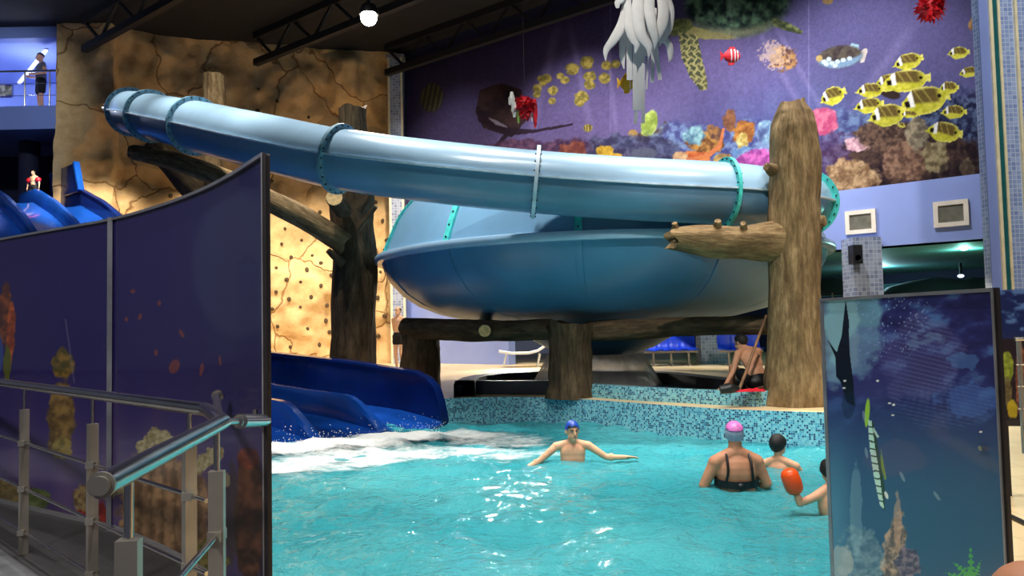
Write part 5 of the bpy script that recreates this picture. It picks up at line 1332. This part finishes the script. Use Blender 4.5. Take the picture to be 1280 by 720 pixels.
    if face:
        for s in (-1, 1):
            m = MB(); m.ell(hp(s*.032,.083,.012), (.011,.006,.006), B, 10); m.v = [tuple(W @ V(p)) for p in m.v]; m.build('eye', M['hair'], t)
            m = MB(); cap(m, hp(s*.016,.09,.033), hp(s*.048,.08,.035), .0055, .004, 8); m.v = [tuple(W @ V(p)) for p in m.v]; m.build('eyebrow', M['hair'], t)
        m = MB(); m.ell(hp(0,.096,-.055), (.022,.006,.006), B, 10); m.v = [tuple(W @ V(p)) for p in m.v]; m.build('mouth', M['lip'], t)
    return t
FACE = PI   # facing the camera
# swimmer with the blue cap (faces us, arms spread on the surface)
p = onz(716, 575, WZ); sw = dict(head=(0,.05,1.585), hf=(-.25,1,-.05), neck=(0,0,1.42), elR=(.40,.06,1.245), wrR=(.60,.16,1.16), hdR=(.9,.3,-.25), hsR=(0,.9,.3), elL=(-.40,.05,1.27), wrL=(-.62,.1,1.27), hdL=(-1,.25,.05), hsL=(0,.9,.3), shR=(.2,0,1.40), shL=(-.2,0,1.40))
k = 1.62/1.75; person('person in blue swim cap facing the camera, arms spread on the water', (p.x, p.y, WZ-1.235*k), FACE, 1.62, sw, 'skin', .009, .92, [('shorts','black',.3)], 'cap_blue', True)
# woman in the water seen from behind
p = onz(921, 611, WZ); j = dict(hf=(.1,1,-.05), elR=(.29,.0,1.16), wrR=(.22,.2,1.05), hdR=(-.4,1,-.2), elL=(-.31,.02,1.15), wrL=(-.22,.22,1.05), hdL=(.3,1,-.2), shR=(.2,0,1.37), shL=(-.2,0,1.37))
k = 1.64/1.75; person('person in pink and grey swim cap and black swimsuit, back turned, in the pool', (p.x, p.y, WZ-1.115*k), 0, 1.64, j, 'skin_tan', .009, 1.2, [('top','black'),('shorts','black',.12)], 'cap_pink', False, bust=1)
# boy behind her
p = onz(974, 588, WZ); k = 1.5/1.75; person('dark-haired person in the pool behind the woman with the pink cap', (p.x, p.y, WZ-1.33*k), -.5, 1.5, dict(hf=(.5,1,0), elR=(.3,.12,1.18), wrR=(.3,.34,1.22), hdR=(0,1,0), hsR=(1,0,0), elL=(-.3,.1,1.18), wrL=(-.28,.34,1.2), hdL=(0,1,0), hsL=(1,0,0)), 'skin', .009, .86, [('shorts','black_fabric',.4)], 'bowl')
# child with the orange float, half hidden by the blue panel
p = onz(1040, 640, WZ); k = 1.28/1.75; person('person at the panel edge raising an arm with an orange armband', (p.x, p.y, WZ-1.19*k), .25, 1.28, dict(hf=(.2,1,0), shL=(-.18,0,1.37), elL=(-.36,.04,1.30), wrL=(-.42,.06,1.50), hdL=(-.05,0,1), hsL=(0,1,0)), 'skin', .009, .95, [('armband','orange','L','el','wr',.5,1.8,.1),('shorts','black_fabric',.4)], 'bowl')
# crouching man beside the bare trunk
p = flat(at(947, 480, 11.35)); k = 1.0
j = dict(pelvis=(.02,0,.12), chest=(0,.12,.42), neck=(-.04,.22,.58), head=(-.05,.33,.69), hf=(-.35,.9,-.35), hu=(0,.35,.94), shR=(.17,.2,.56), shL=(-.21,.17,.53), elL=(-.32,.16,.26), wrL=(-.42,.2,.07), hdL=(-.5,.4,-.35), elR=(.24,.3,.32), wrR=(.16,.42,.12), hdR=(-.1,.6,-.6), hipR=(.11,.02,.12), hipL=(-.08,.02,.12), knR=(.2,.42,.3), knL=(-.14,.44,.32), anR=(.16,.5,-.1), anL=(-.12,.52,-.1), toR=(.16,.68,-.15), toL=(-.12,.7,-.15))
person('person crouching with bare back on the basin rim beside the big trunk', (p.x, p.y, .16), .3, 1.66, j, 'skin', .011, .98, [('shorts','black',.5)], 'short')
q = onz(912, 490, .21); m = MB(); trunk_mesh(m, [q+V((-.12,0,.03)), q+V((0,0,.05)), q+V((.12,.02,.03))], [.05,.07,.04], 16, .2, 4, 4); tag(m.build('rubber_shoe', M['black']), 'black rubber shoe on the basin rim under the crouching man\'s hand', 'shoe')
q = onz(935, 489, .21); m = MB(); R = []
for i in range(14):
    R.append([q+V((-.2+.4*i/13, -.09+.18*jj/7, .02+.03*noise.noise(V((i*.5, jj*.5, 3))))) for jj in range(8)]+[q+V((-.2+.4*i/13, -.09+.18*jj/7, 0)) for jj in range(7, -1, -1)])
m.rings(R); tag(m.build('towel', M['red']), 'small red towel on the basin rim beside the crouching man', 'towel')
# man at the rock wall
p = flat(onz(498, 457, 0)); p = flat(at(499, 457, 22.0)); person('person in dark trunks standing at the rock wall, hands behind the back', (p.x, p.y, 0), PI*.82, 1.76, dict(elR=(.27,-.12,1.12), wrR=(.1,-.16,.97), hdR=(-.9,0,-.2), elL=(-.27,-.12,1.12), wrL=(-.1,-.17,.95), hdL=(.9,0,-.2)), 'skin_pale', .016, 1.02, [('shorts','black_fabric',.35)], 'balding', True)
# man on the balcony
p = at(51, 134, 24.9); person('person in grey shirt and dark shorts standing on the balcony', (p.x, p.y, zf), PI*.75, 1.98, dict(elR=(.28,-.03,1.14), wrR=(.2,.2,1.06), hdR=(-.4,.9,0), elL=(-.28,-.03,1.14), wrL=(-.2,.2,1.06), hdL=(.4,.9,0)), 'skin', .018, 1.1, [('shirt','shirt_gray'),('shorts','black_fabric',.6)], 'beanie')
# child at the top of the slide
s_c = s2+.3; cz = fl(s_c)
p = at(42, 246, 22.0); cz = fl((flat(p)-E).dot(UD)); person('small person with red armbands standing at the top of the blue slide', (p.x, p.y, cz), PI*.9, 1.02, dict(elR=(.34,0,1.16), wrR=(.36,.03,.92), elL=(-.34,0,1.16), wrL=(-.36,.03,.92)), 'skin_pale', .014, 1.1, [('armband','red','R','sh','el',.15,.95,.13),('armband','red','L','sh','el',.15,.95,.13),('shorts','black_fabric',.3)], 'short')
# the neighbour whose knee shows at the bottom right: seated on a bench with one foot drawn up
kn = at(1290, 752, 1.15)
bx = kn.x+.1; by = kn.y-.62
m = thing('bench', 'low white bench in the bottom right corner beside the camera', 'bench', (bx, by, 0))
q = MB(); q.box((bx-.1, by-.5, .36), (bx+.55, by+.75, .42)); q.build('seat_board', M['white_plastic'], m, smooth=False)
for dx in (-.05, .5):
    for dy in (-.45, .7): q = MB(); q.bar((bx+dx, by+dy, 0), (bx+dx, by+dy, .36), .05, .05, up=V((1,0,0))); q.build('leg', M['white_plastic'], m, smooth=False)
o = V((bx+.2, by-.1, 0))
def L(p): return tuple(V(p)-V((o.x, o.y, 0)))
j = dict(pelvis=(0,0,.54), chest=(0,-.1,.86), neck=(0,-.1,1.03), head=(0,-.06,1.21), shR=(.19,-.1,.98), shL=(-.19,-.1,.98), elR=(.26,.0,.72), wrR=(.2,.22,.62), hdR=(0,1,-.2), elL=(-.24,-.2,.7), wrL=(-.22,-.3,.47), hdL=(0,-.6,-.4), hipR=(.1,.02,.53), hipL=(-.1,.02,.53), knL=L(kn), anL=(-.07,.5,.50), toL=(-.07,.66,.47), knR=(.18,.5,.5), anR=(.45,.55,.1), toR=(.45,.72,.04))
person('person beside the camera, only a bare raised knee in view at bottom right', (o.x, o.y, 0), 0, 1.75, j, 'skin_tan', .01, 1.0, [('shorts','black',.35)], 'short')

# ------------------------------------------------------------------ light
def spot(loc, tgt, power, col, size=70, blend=.6, rad=.15):
    l = bpy.data.lights.new('hall_and_fill_spot', 'SPOT'); l.energy = power; l.color = col; l.spot_size = math.radians(size); l.spot_blend = blend; l.shadow_soft_size = rad
    o = bpy.data.objects.new('hall_and_fill_spot', l); COL.objects.link(o); o.location = loc
    o.rotation_euler = (V(tgt)-V(loc)).to_track_quat('-Z', 'Y').to_euler(); return o
WARM = (1, .87, .70); NEU = (1, .95, .88); COOL = (.86, .93, 1)
# lamps over the pool
for x, y in ((-4,4.6),(-1,4.4),(2.2,4.6),(-2.6,7.0),(0.6,7.2),(3.6,7.0)):
    spot((x, y, 10.2), (x, y, 0), 1500, NEU, 62, .6, .1)
# the lamp seen in the picture, added unseen spots, then lamps above the tube
spot(LAMP-V((0,0,.25)), (LAMP.x+.5, 13.5, 1), 1600, NEU, 84, .6, .17)
spot((1.2, 10.4, 10.2), (1.2, 15.4, 6.8), 1300, NEU, 52, .7, .15)  # added to brighten the octopus and the flower beside it
spot((1.0, .2, 10.2), (3.2, 11.3, .5), 4200, NEU, 24, .7, .12)  # added to brighten the crouching man
spot((-9.6, 14.5, 10.2), (-12.4, 20.8, 4.4), 1500, COOL, 40, .7, .15)  # added to brighten the top of the blue lanes
spot((-.5, 6.0, 10.2), (.6, 12.6, .6), 1300, NEU, 30, .7, .12)  # aimed at the thick log post
for x, y, tx, ty, pw in ((-2.6,11.8,-2.4,11.6,3000),(0.2,11.6,.3,11.2,3000),(2.8,11.8,2.8,11.2,3000),(5.4,11.0,4.6,10.9,2000),(-5.6,13.0,-5.2,13.0,3000),(-8.2,15.2,-8.0,15.0,2200)):
    spot((x, y, 10.2), (tx, ty, 0), pw, NEU, 46, .7, .2)
# warm lamps washing the rock wall below the ceiling
for q, pw in ((1.5,3600),(4.6,3200),(7.6,2500),(10.0,2200)):
    a = K0+RU*q+RN*5.0; b = K0+RU*q; spot((a.x, a.y, 8.3), (b.x, b.y, .6), pw, WARM, 62, .55, .2)
# lamps for the mural and the deck behind the bowl
for q in (3.0, 7.5, 11.5, 15.0):
    a = K1+MU*q+MN*4.2; b = K1+MU*q; spot((a.x, a.y, 9.8), (b.x, b.y, 4.4), 2050 if q > 5 else 600, (.94, .95, 1), 84, .8, .2)
for x, y in ((-2.2,20.5),(2.0,19.9),(-1.3,22.0),(5.6,17.2)):
    spot((x, y, 8.5), (x, y, 0), 1400 if x < 5 else 600, WARM, 70, .6, .2)
spot((-3.6, 10.6, 10.2), (-4.0, 15.3, 4.6), 1500, NEU, 62, .7, .15)  # unseen spot added to brighten the dark trunk and leaning branch
spot((-6.0, 12.4, 10.2), (-6.4, 17.6, 6.3), 1500, NEU, 30, .7, .15)  # unseen spot added to brighten the stub behind the upper tube
# unseen low spots added behind the bowl to brighten curtain and deck
for q, pw in ((5.2, 700), (8.4, 700)):
    a = K1+MU*q+MN*.4; spot((a.x, a.y, 1.6), (1.4, 14.4, .3), pw, (1, .92, .8), 90, .5, .15)
def point(loc, pw, col, rad=.1):
    l = bpy.data.lights.new('room_lamp', 'POINT'); l.energy = pw; l.color = col; l.shadow_soft_size = rad; o = bpy.data.objects.new('room_lamp', l); COL.objects.link(o); o.location = loc
p = at(46, 60, 26.5); point((p.x+.4, 25.6, zt-1.1), 110, (.72, .8, 1), .2); point((p.x-4, 26.4, zt-1.1), 170, (.72, .8, 1), .2)
p = at(1205, 309, 18.5); point((p.x, p.y, p.z-.12), 160, (.35, 1, .8), .08)
p = at(1100, 340, 24); point((p.x, p.y, 2.4), 160, (.5, .9, 1), .1)
spot((5.5, 5.0, 10.2), (7.6, 12.6, 4.0), 2600, NEU, 60, .7, .2)  # unseen spot added to brighten the tiled column at right
spot((4.6, 6.0, 10.2), (3.9, 10.7, 1.5), 1500, NEU, 40, .7, .2)  # unseen spot added to brighten the tall bare trunk
spot((-12.5, 16, 10.0), (-16, 24, 7.6), 900, COOL, 50, .6, .2)  # unseen spot added to brighten the balcony front
# unseen spots on the camera side, set to brighten the printed panels
spot((-2.5, -1.5, 6), (-2.3, 3.6, .3), 1000, NEU, 76, .8, .3)
spot((3.2, -.5, 7), (2.2, 3.5, .6), 800, NEU, 80, .8, .3)
w = bpy.data.worlds.new('World'); S.world = w; w.use_nodes = True
bg = w.node_tree.nodes['Background']; bg.inputs[0].default_value = (.55, .62, .9, 1); bg.inputs[1].default_value = .09
S.view_settings.view_transform = 'Standard'; S.view_settings.look = 'None'; S.view_settings.gamma = 1; S.view_settings.exposure = 0
S.view_settings.use_curve_mapping = False
S.cycles.max_bounces = 6; S.cycles.transparent_max_bounces = 8; S.cycles.sample_clamp_indirect = 4
S.cycles.caustics_reflective = False; S.cycles.caustics_refractive = False
